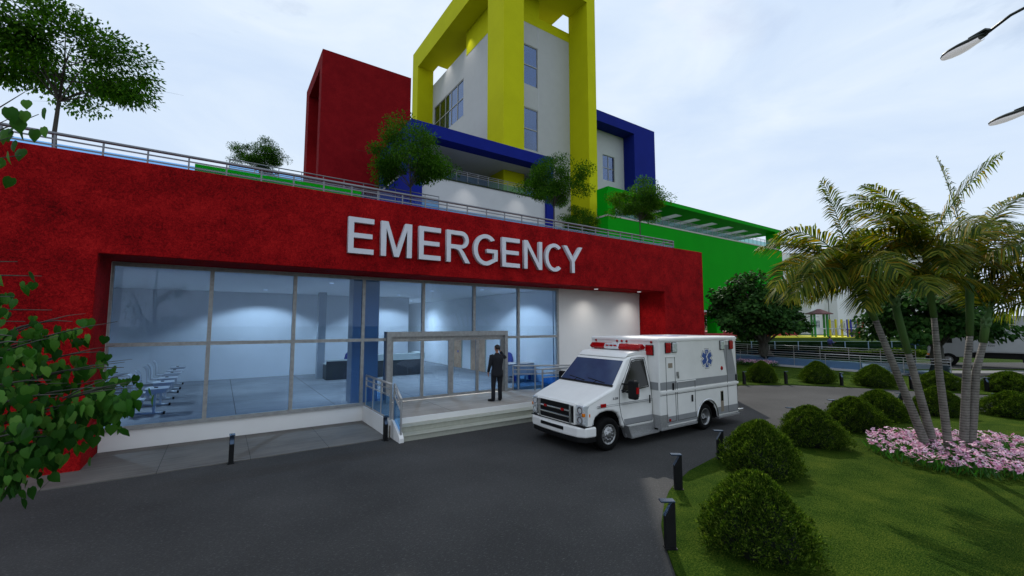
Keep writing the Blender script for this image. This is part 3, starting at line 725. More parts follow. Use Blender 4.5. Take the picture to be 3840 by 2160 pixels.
# corner desk on the right
t = thing('corner_desk','tan-topped corner desk with grey panels and metal legs near the right glass','desk',(9.9,15.15,.45))
b = MB(); b.prism([(-.3,.7),(.1,-.1),(1.0,-.22),(1.95,.1),(1.95,.78),(1.0,.6),(.6,.9),(.2,1.4)],.74,.78,'z'); b.build('desktop', M['desktan'], t)
b = MB(); b.prism([(-.22,.72),(.12,-.06),(1.0,-.18),(1.9,.12),(1.87,.15),(1.0,-.14),(.15,-.02),(-.19,.74)],.28,.739,'z'); b.build('modesty_panel', M['plastic'], t)
for x,y in ((.14,.04),(1.0,-.08),(1.85,.2),(-.1,.75),(1.0,.5)): MB().box(x-.03,x+.03,y-.03,y+.03,.002,.739).build('leg', M['metalpale'], t)
b = MB(); b.box(.62,.68,.1,.3,.02,.27); b.box(1.5,1.56,.2,.4,.02,.27); b.build('cable_tray', M['deskblue'], t)
MB().box(-.18,.12,.9,1.15,.98,1.0).xf(Matrix.Identity(4)).build('monitor_shelf', M['plastic'], t); MB().box(-.05,-.01,1.0,1.04,.78,.98).build('shelf_post', M['deskblue'], t)
# lecture chairs with writing desks, rows on the left
def lecture_chair():
    t = thing('lecture_chair','', 'chair', (0,0,0), 0, 'pale lecture seats with writing desks')
    prof = [(-.34,1.00),(-.30,.98),(-.24,.90),(-.21,.78),(-.20,.62),(-.20,.47),(-.05,.44),(.18,.45),(.22,.43),(.22,.41),(.17,.42),(-.06,.41),(-.235,.43),(-.24,.62),(-.25,.78),(-.28,.88),(-.32,.955),(-.36,.98)]
    b = MB(); b.prism(prof,-.22,.22,'y'); b.build('seat_shell', M['plastic'], t, .008)
    b = MB(); b.bar((0,0,.06),(0,0,.42),.07,.07); b.build('column', M['metalpale'], t)
    b = MB(); b.tube([(-.3,.0,.05),(.1,0,.06),(.62,0,.04)],.032); b.build('foot_bar', M['metalpale'], t)
    b = MB(); b.tube([(.62,0,.04),(.67,0,.035)],[.045,.04]); b.build('foot_cap', M['black'], t)
    b = MB(); b.box(.22,.72,-.32,.30,.70,.725); b.prism([(.25,.56),(.62,.62),(.72,.70),(.25,.70)],-.30,.28,'y'); b.build('writing_desk', M['plastic'], t, .01)
    b = MB(); b.bar((.42,0,.06),(.42,0,.6),.06,.09); b.build('desk_post', M['metalpale'], t)
    b = MB(); b.box(.40,.48,-.04,.04,.726,.745); b.build('inkwell_cap', M['black'], t)
    return t
lc = lecture_chair()
spots_ = [(-1.82,15.29),(-1.82,16.83),(-1.82,18.09),(-1.81,19.72),(-1.81,20.73),(-1.82,22.3),(-3.45,20.75)]
labs = ['nearest lecture seat to the glass in the row half behind the leaves','second lecture seat from the glass in the row at the left','third lecture seat from the glass in the row at the left','fourth lecture seat from the glass in the row at the left','fifth lecture seat from the glass in the row at the left','lecture seat at the back end of the row near the rear wall','lone lecture seat left of the row, seen between leaves and window frame']
for i, (x,y) in enumerate(spots_):
    if i == 0: lc.location = (x,y,.45); lc['label'] = labs[0]
    else: dup(lc, (x,y,.45), 0, labs[i])
# ------------------------------------------------------------------ ambulance: local +x = forward, +y = the side we see
AM = thing('ambulance', 'white boxy ambulance with grey stripes, red lights and a blue star parked at the entrance', 'ambulance', (11.21,8.17,0), math.pi)
W = 1.205
# patient box
b = MB(); b.prism([(-1.66,.30),(-.53,.30),(-.50,.45),(-.36,.68),(-.15,.78),(.06,.78),(.25,.68),(.40,.45),(.43,.30),(1.99,.30),(1.99,2.55),(-1.66,2.55)], -W, W, 'y')
b.build('patient_box', M['ambwhite'], AM, .035, 3)
def sd(b, x0,x1,z0,z1, d=.004, y=W): return b.box(x0,x1,y+.0005,y+d,z0,z1)     # sheet on the visible side
b = MB(); b.prism([(1.99,1.16),(1.99,1.42),(-1.08,1.42),(-1.20,1.42),(-1.665,1.42),(-1.665,1.24),(-.0,1.22)],W+.001,W+.005,'y')
b = MB(); sd(b,-1.64,1.98,1.235,1.43)
b.prism([(-1.10,1.431),(-1.58,1.431),(-1.36,2.30),(-.93,2.30)],W+.0005,W+.0045,'y')
sd(b,-1.64,-.56,.36,.56); sd(b,.46,1.97,.36,.56)
b.box(1.991,1.996,-W+.05,W-.05,1.235,1.43)
b.build('grey_stripe', M['ambgrey'], AM)
b = MB(); b.box(-1.67,2.0,W+.0006,W+.022,1.145,1.205); b.box(-1.66,1.995,W+.0006,W+.016,2.46,2.52); b.box(1.991,2.004,-W+.03,W-.03,2.46,2.52)
b.build('rub_rail', M['ambwhite'], AM, .006, 2)
b = MB()
sd(b,-1.66,1.99,1.10,1.112,.008)
def outline(b, x0,x1,z0,z1,w=.011):
    for a in ((x0,x0+w,z0,z1),(x1-w,x1,z0,z1),(x0,x1,z0,z0+w),(x0,x1,z1-w,z1)): sd(b,*a,d=.007)
outline(b,1.36,1.74,.42,2.06); outline(b,.50,1.30,.42,1.40); outline(b,-1.62,-1.10,.36,2.42)
b.build('door_seam', M['line'], AM)
b = MB(); sd(b,1.34,1.76,2.05,2.075,.02); sd(b,.48,1.32,1.39,1.415,.02); sd(b,-1.63,-1.09,2.41,2.43,.02); b.build('drip_rail', M['ambwhite'], AM, .004, 1)
for x,z in ((1.47,1.30),(.66,.93),(-1.56,1.33)):
    MB().box(x-.03,x+.03,W+.0006,W+.03,z-.09,z+.09).build('door_handle', M['black'], AM, .012, 2)
b = MB(); sd(b,1.47,1.64,1.78,1.90,.008); b.build('vent_plate', plain('brass_plate',(.33,.27,.20),.5,.4), AM)
b = MB(); sd(b,1.24,1.31,1.56,1.66,.03); b.box(1.255,1.295,W+.031,W+.05,1.50,1.57); b.build('socket_box', M['alloy'], AM)
b = MB(); sd(b,-.86,-.72,.42,1.0,.006); b.build('fuel_panel', plain('tan_panel',(.27,.22,.16),.6), AM)
b = MB(); sd(b,-.85,-.73,.72,.98,.012); b.build('fuel_flap', M['sideglass'], AM, .01)
def lens(x0,x1,z0,z1,m,name='warning_light'):
    o = MB().box(x0-.015,x1+.015,W+.0006,W+.02,z0-.015,z1+.015).build(name, M['black'], AM, .02, 2)
    MB().box(x0,x1,W+.0205,W+.045,z0,z1).build('lens', m, o, .02, 3)
lens(1.55,1.75,2.17,2.42,M['redlens']); lens(1.29,1.48,2.18,2.42,M['clearlens']); lens(-.96,-.77,2.18,2.42,M['clearlens']); lens(-1.42,-1.24,2.18,2.42,M['redlens'])
o = MB().box(1.991,2.015,.80,1.05,2.10,2.37).build('warning_light', M['black'], AM, .02, 2); MB().box(2.0155,2.04,.815,1.035,2.115,2.355).build('lens', M['redlens'], o, .02, 3)
o = MB().box(1.991,2.015,-1.05,-.80,2.10,2.37).build('warning_light', M['black'], AM, .02, 2); MB().box(2.0155,2.04,-1.035,-.815,2.115,2.355).build('lens', M['redlens'], o, .02, 3)
b = MB(); b.lathe([(.001,.016),(.055,.012),(.06,.0006)],(-.83,W,1.42+.22),'y',16); b.build('marker_lamp', M['redlens'], AM)
for y in (-.98,.98,-.17,.0,.17):
    b = MB(); b.lathe([(.001,.025),(.03,.02),(.036,.0006)],(2.0,y,2.44 if abs(y) > .5 else 2.44),'x',12); b.build('marker_lamp', M['redlens'], AM)
# six-armed star with staff and snake
def star(b, cx, cz, r, w, y0, y1, grow=0):
    for k in range(3):
        a = R(60*k); u = (math.cos(a+math.pi/2), math.sin(a+math.pi/2)); v = (-u[1], u[0]); rr = r+grow; ww = w+grow
        b.prism([(cx+u[0]*s*rr+v[0]*t*ww, cz+u[1]*s*rr+v[1]*t*ww) for s, t in ((-1,-1),(1,-1),(1,1),(-1,1))], y0, y1+k*.0006, 'y')
b = MB(); star(b,-.10,1.95,.245,.068,W+.0006,W+.003,.022); o = b.build('star_emblem', M['ambwhite'], AM)
b = MB(); star(b,-.10,1.95,.245,.068,W+.005,W+.0062); b.build('star', M['starblue'], o)
b = MB(); star(b,-.10,1.95,.262,.085,W+.0006,W+.0022,.020); b.build('outline', M['ambgrey'], o)
b = MB(); b.box(-.108,-.092,W+.008,W+.011,1.76,2.16)
b.tube([(-.10+.035*math.sin(i*.62), W+.010, 1.80+.30*i/20) for i in range(21)],[.006+.006*math.sin(i*.15) for i in range(21)],6); b.build('staff_and_snake', M['ambwhite'], o)
b = MB()
for k in range(3):
    a = R(60*k); u = (math.cos(a), math.sin(a)); v = (-u[1],u[0]); r, w = .62,.17
    b.add([(.1+u[0]*s*r+v[0]*t*w, u[1]*s*r+v[1]*t*w, 2.552+k*.001) for s,t in ((-1,-1),(1,-1),(1,1),(-1,1))],[(0,1,2,3)])
b.build('roof_star', M['starblue'], AM)
# diamond plate, skirt, rear bumper, wheel arch trim
b = MB(); b.box(1.70,1.995,W+.0006,W+.006,.30,.62); b.box(1.991,1.997,.75,W,.30,.62); b.build('corner_guard', M['tread'], AM)
for q in ((.46,1.99),(-1.66,-.58)): MB().box(q[0],q[1],W-.10,W+.02,.247,.30).build('side_skirt', M['tread'], AM, .005, 1)
b = MB(); b.box(-1.66,1.99,-W,W-.11,.25,.295); b.build('underbody', M['black'], AM)
b = MB(); b.box(-1.90,-1.665,-W+.05,W+.015,.30,.40); b.build('rear_bumper', M['chrome'], AM, .012, 2)
b = MB(); arcp = arc(-.05,.33,.50,.50,0,180,16); b.tube([(p[0],W+.004,p[1]) for p in arcp],.024,6); b.build('arch_trim', M['chrome'], AM)
def liner(pts, y1, cx):
    b = MB()
    q = [(x+(cx-x)*.02, z-.006) for x, z in pts]
    vs = [(x,-y1,z) for x,z in q]+[(x,y1,z) for x,z in q]; n = len(q)
    b.add(vs, [(i,i+1,i+1+n,i+n) for i in range(n-1)]); b.build('wheel_well', M['black'], AM)
liner([(-.53,.29),(-.50,.45),(-.36,.68),(-.15,.78),(.06,.78),(.25,.68),(.40,.45),(.43,.29)], W-.012, -.05)
b = MB(); b.box(-.50,.40,-.70,.70,.3,.76); b.build('axle_housing', M['black'], AM)
MB().box(1.60,1.67,W+.0066,W+.013,.44,.50).build('marker_lamp', M['redlens'], AM)
# cab
CWD = 1.02
prof = [(2.0,.42),(3.10,.42),(3.20,.50),(3.24,.66),(3.34,.80),(3.50,.87),(3.70,.89),(3.90,.86),(4.03,.78),(4.10,.64),(4.12,.55),(4.30,.55),(4.36,.70),(4.37,1.02),(4.32,1.09),(4.12,1.16),(3.45,1.40),(2.86,2.03),(2.72,2.09),(2.4,2.12),(2.0,2.12)]
b = MB(); b.prism(prof,-CWD,CWD,'y')
def taper(v):
    x, y, z = v
    s = 1.0
    if z > 1.30: s *= 1-.155*min(1,(z-1.30)/.80)
    if x > 3.45: s *= 1-.075*min(1,(x-3.45)/.9)**2
    return (x, y*s, z)
b.v = [taper(v) for v in b.v]
CAB = b.build('cab_body', M['ambwhite'], AM, .05, 3)
def slope_y(x,z): return taper((x,CWD,z))[1]
# roof dome and brow above the windscreen
b = MB(); b.prism([(1.998,2.10),(2.74,2.10),(2.84,2.06),(2.72,2.17),(2.45,2.21),(1.998,2.21)],-.84,.84,'y'); b.build('cab_roof', M['ambwhite'], AM, .04, 3)
# windscreen
def quad3(b, pts, n, t=.006):
    n = Vector(n).normalized()*t; vs = [Vector(p) for p in pts]; k = len(vs)
    b.add([p for p in vs]+[p+n for p in vs], [tuple(range(k-1,-1,-1)), tuple(range(k,2*k))]+[(i,(i+1)%k,(i+1)%k+k,i+k) for i in range(k)])
nw = Vector((.63,0,.59))
b = MB(); ps = []
p0 = (3.43,0,1.425); p1 = (2.90,0,1.99)
y0 = slope_y(3.4,1.45)-.065; y1 = slope_y(2.9,1.99)-.06
quad3(b,[(p0[0],-y0,p0[2]),(p0[0],y0,p0[2]),(p1[0],y1,p1[2]),(p1[0],-y1,p1[2])],nw,.012); WS = b.build('windscreen', M['screen'], AM)
WSG = plain('screen_view', (.42,.46,.52), .2)
b = MB(); quad3(b,[(p0[0]+.015,-y0-.03,p0[2]-.015),(p0[0]+.015,y0+.03,p0[2]-.015),(p0[0]-.02,y0+.03,p0[2]+.022),(p0[0]-.02,-y0-.03,p0[2]+.022)],nw,.016); b.build('cowl', M['black'], AM)
for yy in (-.35,.35):
    b = MB(); b.bar((3.40,yy+.32,1.475),(3.34,yy-.30,1.535),.018); b.bar((3.45,yy-.05,1.43),(3.372,yy+.02,1.51),.014); b.build('wiper', M['black'], AM)
# side window, door seams (visible side and far side)
def sidepoly(pts, off): return [(x, slope_y(x,z)+off, z) for x, z in pts]
for sgn in (1,-1):
    b = MB(); P = sidepoly([(2.22,1.36),(3.14,1.30),(2.98,1.52),(2.66,1.96),(2.52,1.99),(2.24,1.99)],.002); P = [(x,y*sgn,z) for x,y,z in P]
    quad3(b,P,(0,sgn,.2),.008); b.build('side_window', M['sideglass'], AM)
    b = MB(); ring = sidepoly([(2.20,1.34),(3.18,1.275),(3.01,1.53),(2.675,1.985),(2.53,2.015),(2.22,2.015),(2.20,1.34)],.006)
    for a,c in zip(ring[:-1],ring[1:]): b.bar((a[0],a[1]*sgn,a[2]),(c[0],c[1]*sgn,c[2]),.022,.016)
    b.build('window_seal', M['black'], AM)
    b = MB(); seam = sidepoly([(3.26,1.34),(3.28,1.0),(3.22,.72),(3.12,.50),(2.10,.50),(2.07,.8),(2.10,1.36),(2.16,2.05),(2.66,2.06),(3.26,1.34)],.002)
    for a,c in zip(seam[:-1],seam[1:]): b.bar((a[0],a[1]*sgn,a[2]),(c[0],c[1]*sgn,c[2]),.009,.009)
    b.build('door_seam', M['line'], AM)
    b = MB(); b.box(2.16,2.20,sgn*(CWD+.001),sgn*(CWD+.025),.93,1.13); b.build('door_handle', M['black'], AM, .008)
    b = MB()
    for z in (.985,1.02): b.box(2.05,4.0,sgn*(CWD-.02),sgn*(CWD+.006),z,z+.008)
    b.build('body_crease', M['ambgrey'], AM)
    b = MB(); b.box(2.07,3.13,sgn*(CWD+.0006),sgn*(CWD+.004),.505,.64); b.build('grey_stripe', M['ambgrey'], AM)
    # mirrors
    mr = MB().box(2.98,3.14,sgn*1.14,sgn*1.38,1.13,1.58).build('mirror', M['black'], AM, .05, 3)
    b = MB(); b.tube([(3.16,sgn*.99,1.32),(3.10,sgn*1.15,1.28)],.02); b.tube([(3.14,sgn*.97,1.47),(3.08,sgn*1.15,1.47)],.02); b.build('mirror_arm', M['black'], mr)
    MB().box(2.955,2.979,sgn*1.17,sgn*1.35,1.2,1.5).build('mirror_glass', M['chrome'], mr)
    MB().box(3.0,3.10,sgn*1.381,sgn*1.392,1.27,1.42).build('turn_lamp', M['redlens'], mr, .01)
    # step
    b = MB(); b.prism([(2.0,.22),(3.02,.20),(3.14,.50),(3.10,.50),(3.0,.24),(2.0,.26)],sgn*(CWD-.12),sgn*(CWD+.14),'y'); b.box(2.0,3.06,sgn*(CWD-.05),sgn*(CWD-.012),.20,.43); b.build('running_board', M['tread'], AM)
    # head lamp
    hl = MB().prism([(4.06,.61),(4.33,.60),(4.385,.66),(4.385,1.06),(4.12,1.07),(4.06,.98)],sgn*.71,sgn*.958,'y').build('headlight', M['clearlens'], AM, .02, 2)
    for zz in (.735,.95): bc = MB().lathe([(.09,.0),(.075,.004),(.04,-.012),(.001,-.02)],(4.392,sgn*.835,zz),'x',16).build('bulb_cell', M['chrome'], hl)
    MB().box(4.33,4.392,sgn*.90,sgn*.963,.82,.90).build('turn_lamp', M['amber'], hl, .01)
    MB().box(4.386,4.392,sgn*.715,sgn*.95,.835,.85).build('divider', M['alloy'], hl)
    MB().box(4.10,4.22,sgn*.958,sgn*.968,.80,.87).build('side_marker', M['amber'], hl)
    MB().box(3.74,3.90,sgn*(CWD-.012),sgn*(CWD+.022),.985,1.07).build('fender_lamp', M['redlens'], AM, .01)
b = MB(); b.box(3.30,3.50,CWD-.01,CWD+.002,1.105,1.125); b.box(3.30,3.50,CWD-.01,CWD+.002,1.13,1.15)
try:
    cu = bpy.data.curves.new('badge','FONT'); cu.body = 'E-350'; cu.size = .075; cu.extrude = .004
    tmp = bpy.data.objects.new('badge_tmp',cu); COL.objects.link(tmp)
    me = bpy.data.meshes.new_from_object(tmp.evaluated_get(bpy.context.evaluated_depsgraph_get())); bpy.data.objects.remove(tmp)
    me.materials.clear(); me.materials.append(M['rail_dark']); o = link('model_badge', me, AM)
    o.rotation_euler = (R(90),0,R(180)); o.location = (3.50,CWD+.006,1.13)
except Exception as ex: print('badge', ex)
# grille
b = MB(); b.prism([(4.30,.60),(4.40,.60),(4.425,.63),(4.425,1.05),(4.39,1.10),(4.30,1.10)],-.70,.70,'y'); GR = b.build('grille_surround', M['ambwhite'], AM, .025, 3)
b = MB(); b.box(4.4255,4.432,-.545,.545,.635,1.045); b.box(4.4255,4.432,-.675,-.60,.65,1.03); b.box(4.4255,4.432,.60,.675,.65,1.03); b.build('grille_mesh', M['black'], GR)
b = MB()
for z in (.745,.885): b.box(4.4325,4.455,-.55,.55,z,z+.042)
for y in (-.575,.575): b.box(4.4325,4.46,y-.024,y+.024,.62,1.05)
b.build('grille_bar', M['chrome'], GR, .008, 2)
for y in (-.32,.32): MB().box(4.4555,4.475,y-.045,y+.045,.876,.938).build('grille_lamp', M['redlens'], GR, .006)
# bumper
bp = [(4.05,-1.03),(4.36,-1.0),(4.47,-.82),(4.52,-.4),(4.53,0),(4.52,.4),(4.47,.82),(4.36,1.0),(4.05,1.03)]
b = MB(); b.prism(bp,.36,.58,'z'); BM = b.build('front_bumper', M['ambwhite'], AM, .035, 3)
b = MB(); b.prism([(x-.03,y*.985) for x,y in bp],.24,.359,'z'); b.build('lower_valance', M['black'], BM, .02)
b = MB(); b.box(4.505,4.536,-.42,.42,.46,.54); b.build('air_slot', M['black'], BM, .012)
b = MB(); b.box(4.10,4.40,-.98,.98,.581,.60); b.build('bumper_gap', M['black'], BM)
liner([(3.20,.50),(3.24,.66),(3.34,.80),(3.50,.87),(3.70,.89),(3.90,.86),(4.03,.78),(4.10,.64),(4.12,.55)], .955, 3.68)
b = MB(); b.box(3.23,4.10,-.66,.66,.3,.80); b.build('axle_housing', M['black'], AM)
# light bar
b = MB(); b.box(2.10,2.16,-.60,-.50,2.05,2.23); b.box(2.10,2.16,.50,.60,2.05,2.23); b.box(2.0,2.30,-.66,.66,2.215,2.235); LB = b.build('light_bar', M['ambwhite'], AM)
for y0,y1,m in ((-.83,-.26,'redlens'),(-.255,.255,'clearlens'),(.26,.83,'redlens')):
    b = MB(); q = [(2.04,2.236),(2.42,2.236),(2.45,2.29),(2.40,2.39),(2.08,2.39),(2.03,2.30)]
    b.prism(q,y0,y1,'y')
    if abs(y0) > .5 or abs(y1) > .5:
        s = 1 if y1 > .5 else -1; e = .83*s
        b.v = [(2.24+(x-2.24)*(.55 if abs(y-e) < .01 else 1), y+(.07*s if abs(y-e) < .01 and z > 2.26 and z < 2.35 else 0), z) for x,y,z in b.v]
    b.build('lens', M[m], LB, .012, 2)
b = MB()
for y in (-.14,.0,.14): b.box(2.425,2.44,y-.05,y+.05,2.27,2.35)
b.build('centre_lamp', M['redlens'], LB)
# wheels
def wheel(x, y, r, w, front):
    s = 1 if y > 0 else -1
    b = MB(); k = s*w/2
    b.lathe([(r*.60,-k),(r*.86,-k*1.0),(r*.97,-k*.82),(r,-k*.6),(r,k*.6),(r*.97,k*.84),(r*.86,k),(r*.62,k*.98),(r*.60,k*.8)],(0,0,0),'y',36)
    o = b.build('wheel', M['rubber'], AM); o.location = (x,y,r)
    b = MB()
    if front: b.lathe([(r*.615,k*.97),(r*.58,k*1.0),(r*.54,k*.86),(r*.46,k*.82),(r*.42,k*.9),(r*.22,k*.95),(r*.20,k*1.12),(r*.12,k*1.18),(.001,k*1.18)],(0,0,0),'y',36)
    else: b.lathe([(r*.615,k*.97),(r*.58,k*1.0),(r*.54,k*.7),(r*.50,k*.1),(r*.25,k*.05),(r*.22,k*.55),(r*.10,k*.62),(.001,k*.62)],(0,0,0),'y',36)
    b.build('rim', M['alloy'], o)
    b = MB()
    n = 10 if front else 8
    for i in range(n):
        a = 2*math.pi*i/n; rr = r*.31 if front else r*.17; yy = k*.93 if front else k*.62
        b.lathe([(.001,s*.018),(.014,s*.016),(.016,0)],(rr*math.cos(a),yy,rr*math.sin(a)),'y',6)
    b.build('wheel_nut', M['chrome'], o)
    if front:
        b = MB()
        for i in range(12):
            a = 2*math.pi*(i+.5)/12; rr = r*.49; b.lathe([(.001,s*.004),(.017,s*.003),(.018,0)],(rr*math.cos(a),k*.835,rr*math.sin(a)),'y',8)
        b.build('rim_hole', M['black'], o)
for x,y,r,w,f in ((3.69,.93,.372,.26,1),(3.69,-.93,.372,.26,1),(0,.97,.358,.40,0),(0,-.97,.358,.40,0)): wheel(x,y,r,w,f)

# ------------------------------------------------------------------ box truck far right
TK = thing('box_truck', 'grey box truck with a light cargo body parked beyond the ramp on the right', 'truck', tuple(FR @ Vector((29.7,30.9,0))), R(-34.13-48))
b = MB(); b.box(2.25,9.5,.15,2.45,1.02,3.45); b.build('cargo_box', M['truck'], TK, .03, 2)
b = MB(); b.box(2.25,9.5,.141,.149,1.02,1.10); b.box(2.25,2.31,.141,.149,1.1,3.40); b.box(2.25,9.5,.141,.149,3.38,3.44); b.build('edge_trim', M['truckcab'], TK)
b = MB(); b.prism([(.0,.65),(1.95,.65),(1.95,2.45),(.75,2.5),(.32,1.75),(.05,1.62)],.2,2.35,'y'); CB = b.build('truck_cab', M['truckcab'], TK, .05, 3)
b = MB(); b.prism([(.42,1.62),(1.30,1.60),(1.30,2.3),(.80,2.32)],.188,.199,'y'); b.build('side_window', M['sideglass'], CB)
b = MB(); b.prism([(.24,1.72),(.70,2.42),(.66,2.46),(.18,1.75)],.3,2.25,'y'); b.build('windscreen', M['screen'], CB)
b = MB(); b.box(-.12,.12,.25,2.3,.40,.66); b.build('bumper', M['black'], TK, .02); MB().box(-.02,.2,.185,.249,.72,.82).build('indicator_lamp', M['amber'], TK)
b = MB(); b.box(1.6,9.4,.35,2.2,.62,.98); b.box(4.4,7.8,.2,.3,.45,.95); b.build('chassis', M['black'], TK)
for x in (1.05,7.9):
    for y in (.32,2.2):
        b = MB(); b.lathe([(.24,-.13),(.43,-.13),(.46,-.1),(.46,.1),(.43,.13),(.24,.13)],(0,0,0),'y',24); o = b.build('wheel', M['rubber'], TK); o.location = (x,y,.46)
        b = MB(); b.lathe([(.001,-.1),(.12,-.11),(.2,-.06),(.245,-.131)],(0,0,0),'y',20); b.build('rim', M['alloy'], o)
try:
    for k, txt in enumerate(('TARA 4620','MMA 8200')):
        cu = bpy.data.curves.new('stencil','FONT'); cu.body = txt; cu.size = .16
        tmp = bpy.data.objects.new('st',cu); COL.objects.link(tmp)
        me = bpy.data.meshes.new_from_object(tmp.evaluated_get(bpy.context.evaluated_depsgraph_get())); bpy.data.objects.remove(tmp)
        me.materials.clear(); me.materials.append(M['line']); o = link('stencil_text', me, TK); o.rotation_euler = (R(90),0,0); o.location = (2.55,.138,1.62-.19*k)
except Exception as ex: print(ex)
# ------------------------------------------------------------------ people
def skin_mesh(name, nodes, edges, mat, parent, sub=2, root=0):
    me = bpy.data.meshes.new(name); me.from_pydata([n[:3] for n in nodes], edges, []); me.materials.append(mat)
    o = link(name, me, parent)
    me.skin_vertices.new() if hasattr(me.skin_vertices, 'new') and len(me.skin_vertices) == 0 else None
    md = o.modifiers.new('skin','SKIN'); md.use_smooth_shade = True
    sv = me.skin_vertices[0].data
    for i, n in enumerate(nodes):
        r = n[3]; sv[i].radius = (r, r) if not hasattr(r,'__len__') else r
        sv[i].use_root = (i == root)
    s = o.modifiers.new('sub','SUBSURF'); s.levels = sub; s.render_levels = sub
    return o
def loft(b, rings, n=18):
    """rings: (cx,cy,z,rx,ry)"""
    vs = []
    for (cx,cy,z,rx,ry) in rings:
        for k in range(n):
            a = 2*math.pi*k/n; c, s_ = math.cos(a), math.sin(a)
            vs.append((cx+rx*math.copysign(abs(c)**.85,c), cy+ry*math.copysign(abs(s_)**.85,s_), z))
    fs = [(i*n+k, i*n+(k+1)%n, (i+1)*n+(k+1)%n, (i+1)*n+k) for i in range(len(rings)-1) for k in range(n)]
    fs += [list(range(n-1,-1,-1)), [(len(rings)-1)*n+k for k in range(n)]]
    o = b.smooth; b.smooth = True; b.add(vs, fs); b.smooth = o
def hand_nodes(nodes, edges, wi, wrist, d, side, curl=.5):
    """palm and five fingers from wrist index wi along direction d (unit), side = thumb direction"""
    d = Vector(d).normalized(); s = Vector(side).normalized(); n = d.cross(s)
    w = Vector(wrist); pal = w + d*.05
    nodes.append((*pal,.026)); pi = len(nodes)-1; edges.append((wi,pi))
    for k, (off, L) in enumerate(((.027,.060),(.009,.068),(-.009,.063),(-.026,.050))):
        a = pal + d*.035 + s*off; m1 = a + d*L*.5 + n*L*.12*curl; m2 = m1 + d*L*.35 + n*L*.35*curl
        i0 = len(nodes); nodes += [(*a,.0095),(*m1,.0085),(*m2,.0075)]; edges += [(pi,i0),(i0,i0+1),(i0+1,i0+2)]
    a = w + d*.025 + s*.03; m1 = a + d*.03 + s*.018; m2 = m1 + d*.026 + s*.002
    i0 = len(nodes); nodes += [(*a,.011),(*m1,.0095),(*m2,.008)]; edges += [(wi,i0),(i0,i0+1),(i0+1,i0+2)]
def person(label, loc, rz, pose, top, bottom, shoe, group=None, long_jacket=True, turn=0):
    t = thing('person', label, 'person', loc, rz, group)
    P = dict(hipL=(-.095,0,.92), hipR=(.095,0,.92), kneeL=(-.11,.015,.50), kneeR=(.10,.02,.50), ankL=(-.125,-.02,.09), ankR=(.11,-.02,.09), toeL=(-.15,.15,.03), toeR=(.13,.15,.03),
             shL=(-.185,0,1.43), shR=(.185,0,1.43), elL=(-.235,-.03,1.14), elR=(.235,-.03,1.14), wrL=(-.25,.05,.90), wrR=(.25,.05,.90), hdL=(0,.1,-1), hdR=(0,.1,-1))
    P.update(pose)
    nodes = [(0,0,.95,.115),(0,-.005,1.15,.11),(0,0,1.36,.125),(0,-.005,1.49,.062),(0,.01,1.555,.052)]
    edges = [(0,1),(1,2),(2,3),(3,4)]
    tx, ty = math.sin(-turn), math.cos(turn)
    hb = len(nodes)
    nodes += [(tx*.012,.012+ty*.010,1.61,.062),(tx*.02,.012+ty*.014,1.665,.079),(tx*.012,.008+ty*.008,1.725,.082),(0,.004,1.775,.055)]
    edges += [(4,hb),(hb,hb+1),(hb+1,hb+2),(hb+2,hb+3)]
    i = len(nodes); nodes += [(tx*.088,.012+ty*.088,1.66,.012),(tx*.105,.012+ty*.105,1.645,.011)]; edges += [(hb+1,i),(i,i+1)]        # nose
    for sg in (-1,1):
        i = len(nodes); nodes.append((ty*sg*.080, .012-tx*sg*.080-.0, 1.665,.012)); edges.append((hb+1,i)); nodes.append((ty*sg*.088,.006-tx*sg*.088,1.675,.014)); edges.append((i,i+1))   # ears
    for s in 'LR':
        i = len(nodes); nodes += [(*P['hip'+s],.085),(*P['knee'+s],.056),(*P['ank'+s],.038),(*P['toe'+s],.026)]
        edges += [(0,i),(i,i+1),(i+1,i+2),(i+2,i+3)]
        i = len(nodes); nodes += [(*P['sh'+s],.055),(*P['el'+s],.042),(*P['wr'+s],.026)]
        edges += [(2,i),(i,i+1),(i+1,i+2)]
        sd_ = Vector((0,1,0)) if abs(Vector(P['hd'+s]).normalized().y) < .8 else Vector((1 if s == 'L' else -1,0,0))
        hand_nodes(nodes, edges, i+2, P['wr'+s], P['hd'+s], sd_, .6)
    skin_mesh('body', nodes, edges, M['skin'], t, 1)
    # trousers
    b = MB()
    for s in 'LR':
        h, k, a = Vector(P['hip'+s]), Vector(P['knee'+s]), Vector(P['ank'+s])
        b.tube([h+Vector((0,0,.06)), h-Vector((0,0,.06)), (h+k)/2, k, (k+a)/2, a-Vector((0,.005,.03)) if (h-a).length > .6 else a],[.105,.108,.092,.074,.068,.066],12)
    seated = P['kneeL'][1] > .25
    loft(b,[(0,0,.84,.12,.10),(0,0,.90,.175,.125),(0,0,.99,.17,.12),(0,0,1.05,.155,.11)])
    b.build('trousers', bottom, t, recalc=False)
    # jacket or shirt
    b = MB()
    lo = .78 if long_jacket else .98
    loft(b,[(0,0,lo,.198 if long_jacket else .165,.145 if long_jacket else .12),(0,0,lo+.08,.192 if long_jacket else .168,.142 if long_jacket else .122),(0,0,1.06,.170,.128),(0,0,1.20,.182,.130),(0,0,1.32,.205,.138),(0,-.004,1.40,.212,.126),(0,-.008,1.455,.165,.098),(0,-.006,1.495,.085,.075),(0,-.004,1.535,.062,.062)])
    for s in 'LR':
        sh, el, wr = Vector(P['sh'+s]), Vector(P['el'+s]), Vector(P['wr'+s])
        inn = sh*.75 + Vector((0,0,1.42))*.25
        b.tube([inn, sh, (sh+el)/2, el, (el+wr)/2, wr*.93+el*.07],[.072,.075,.064,.056,.050,.043],12)
    b.build('jacket' if long_jacket else 'shirt', top, t, recalc=False)
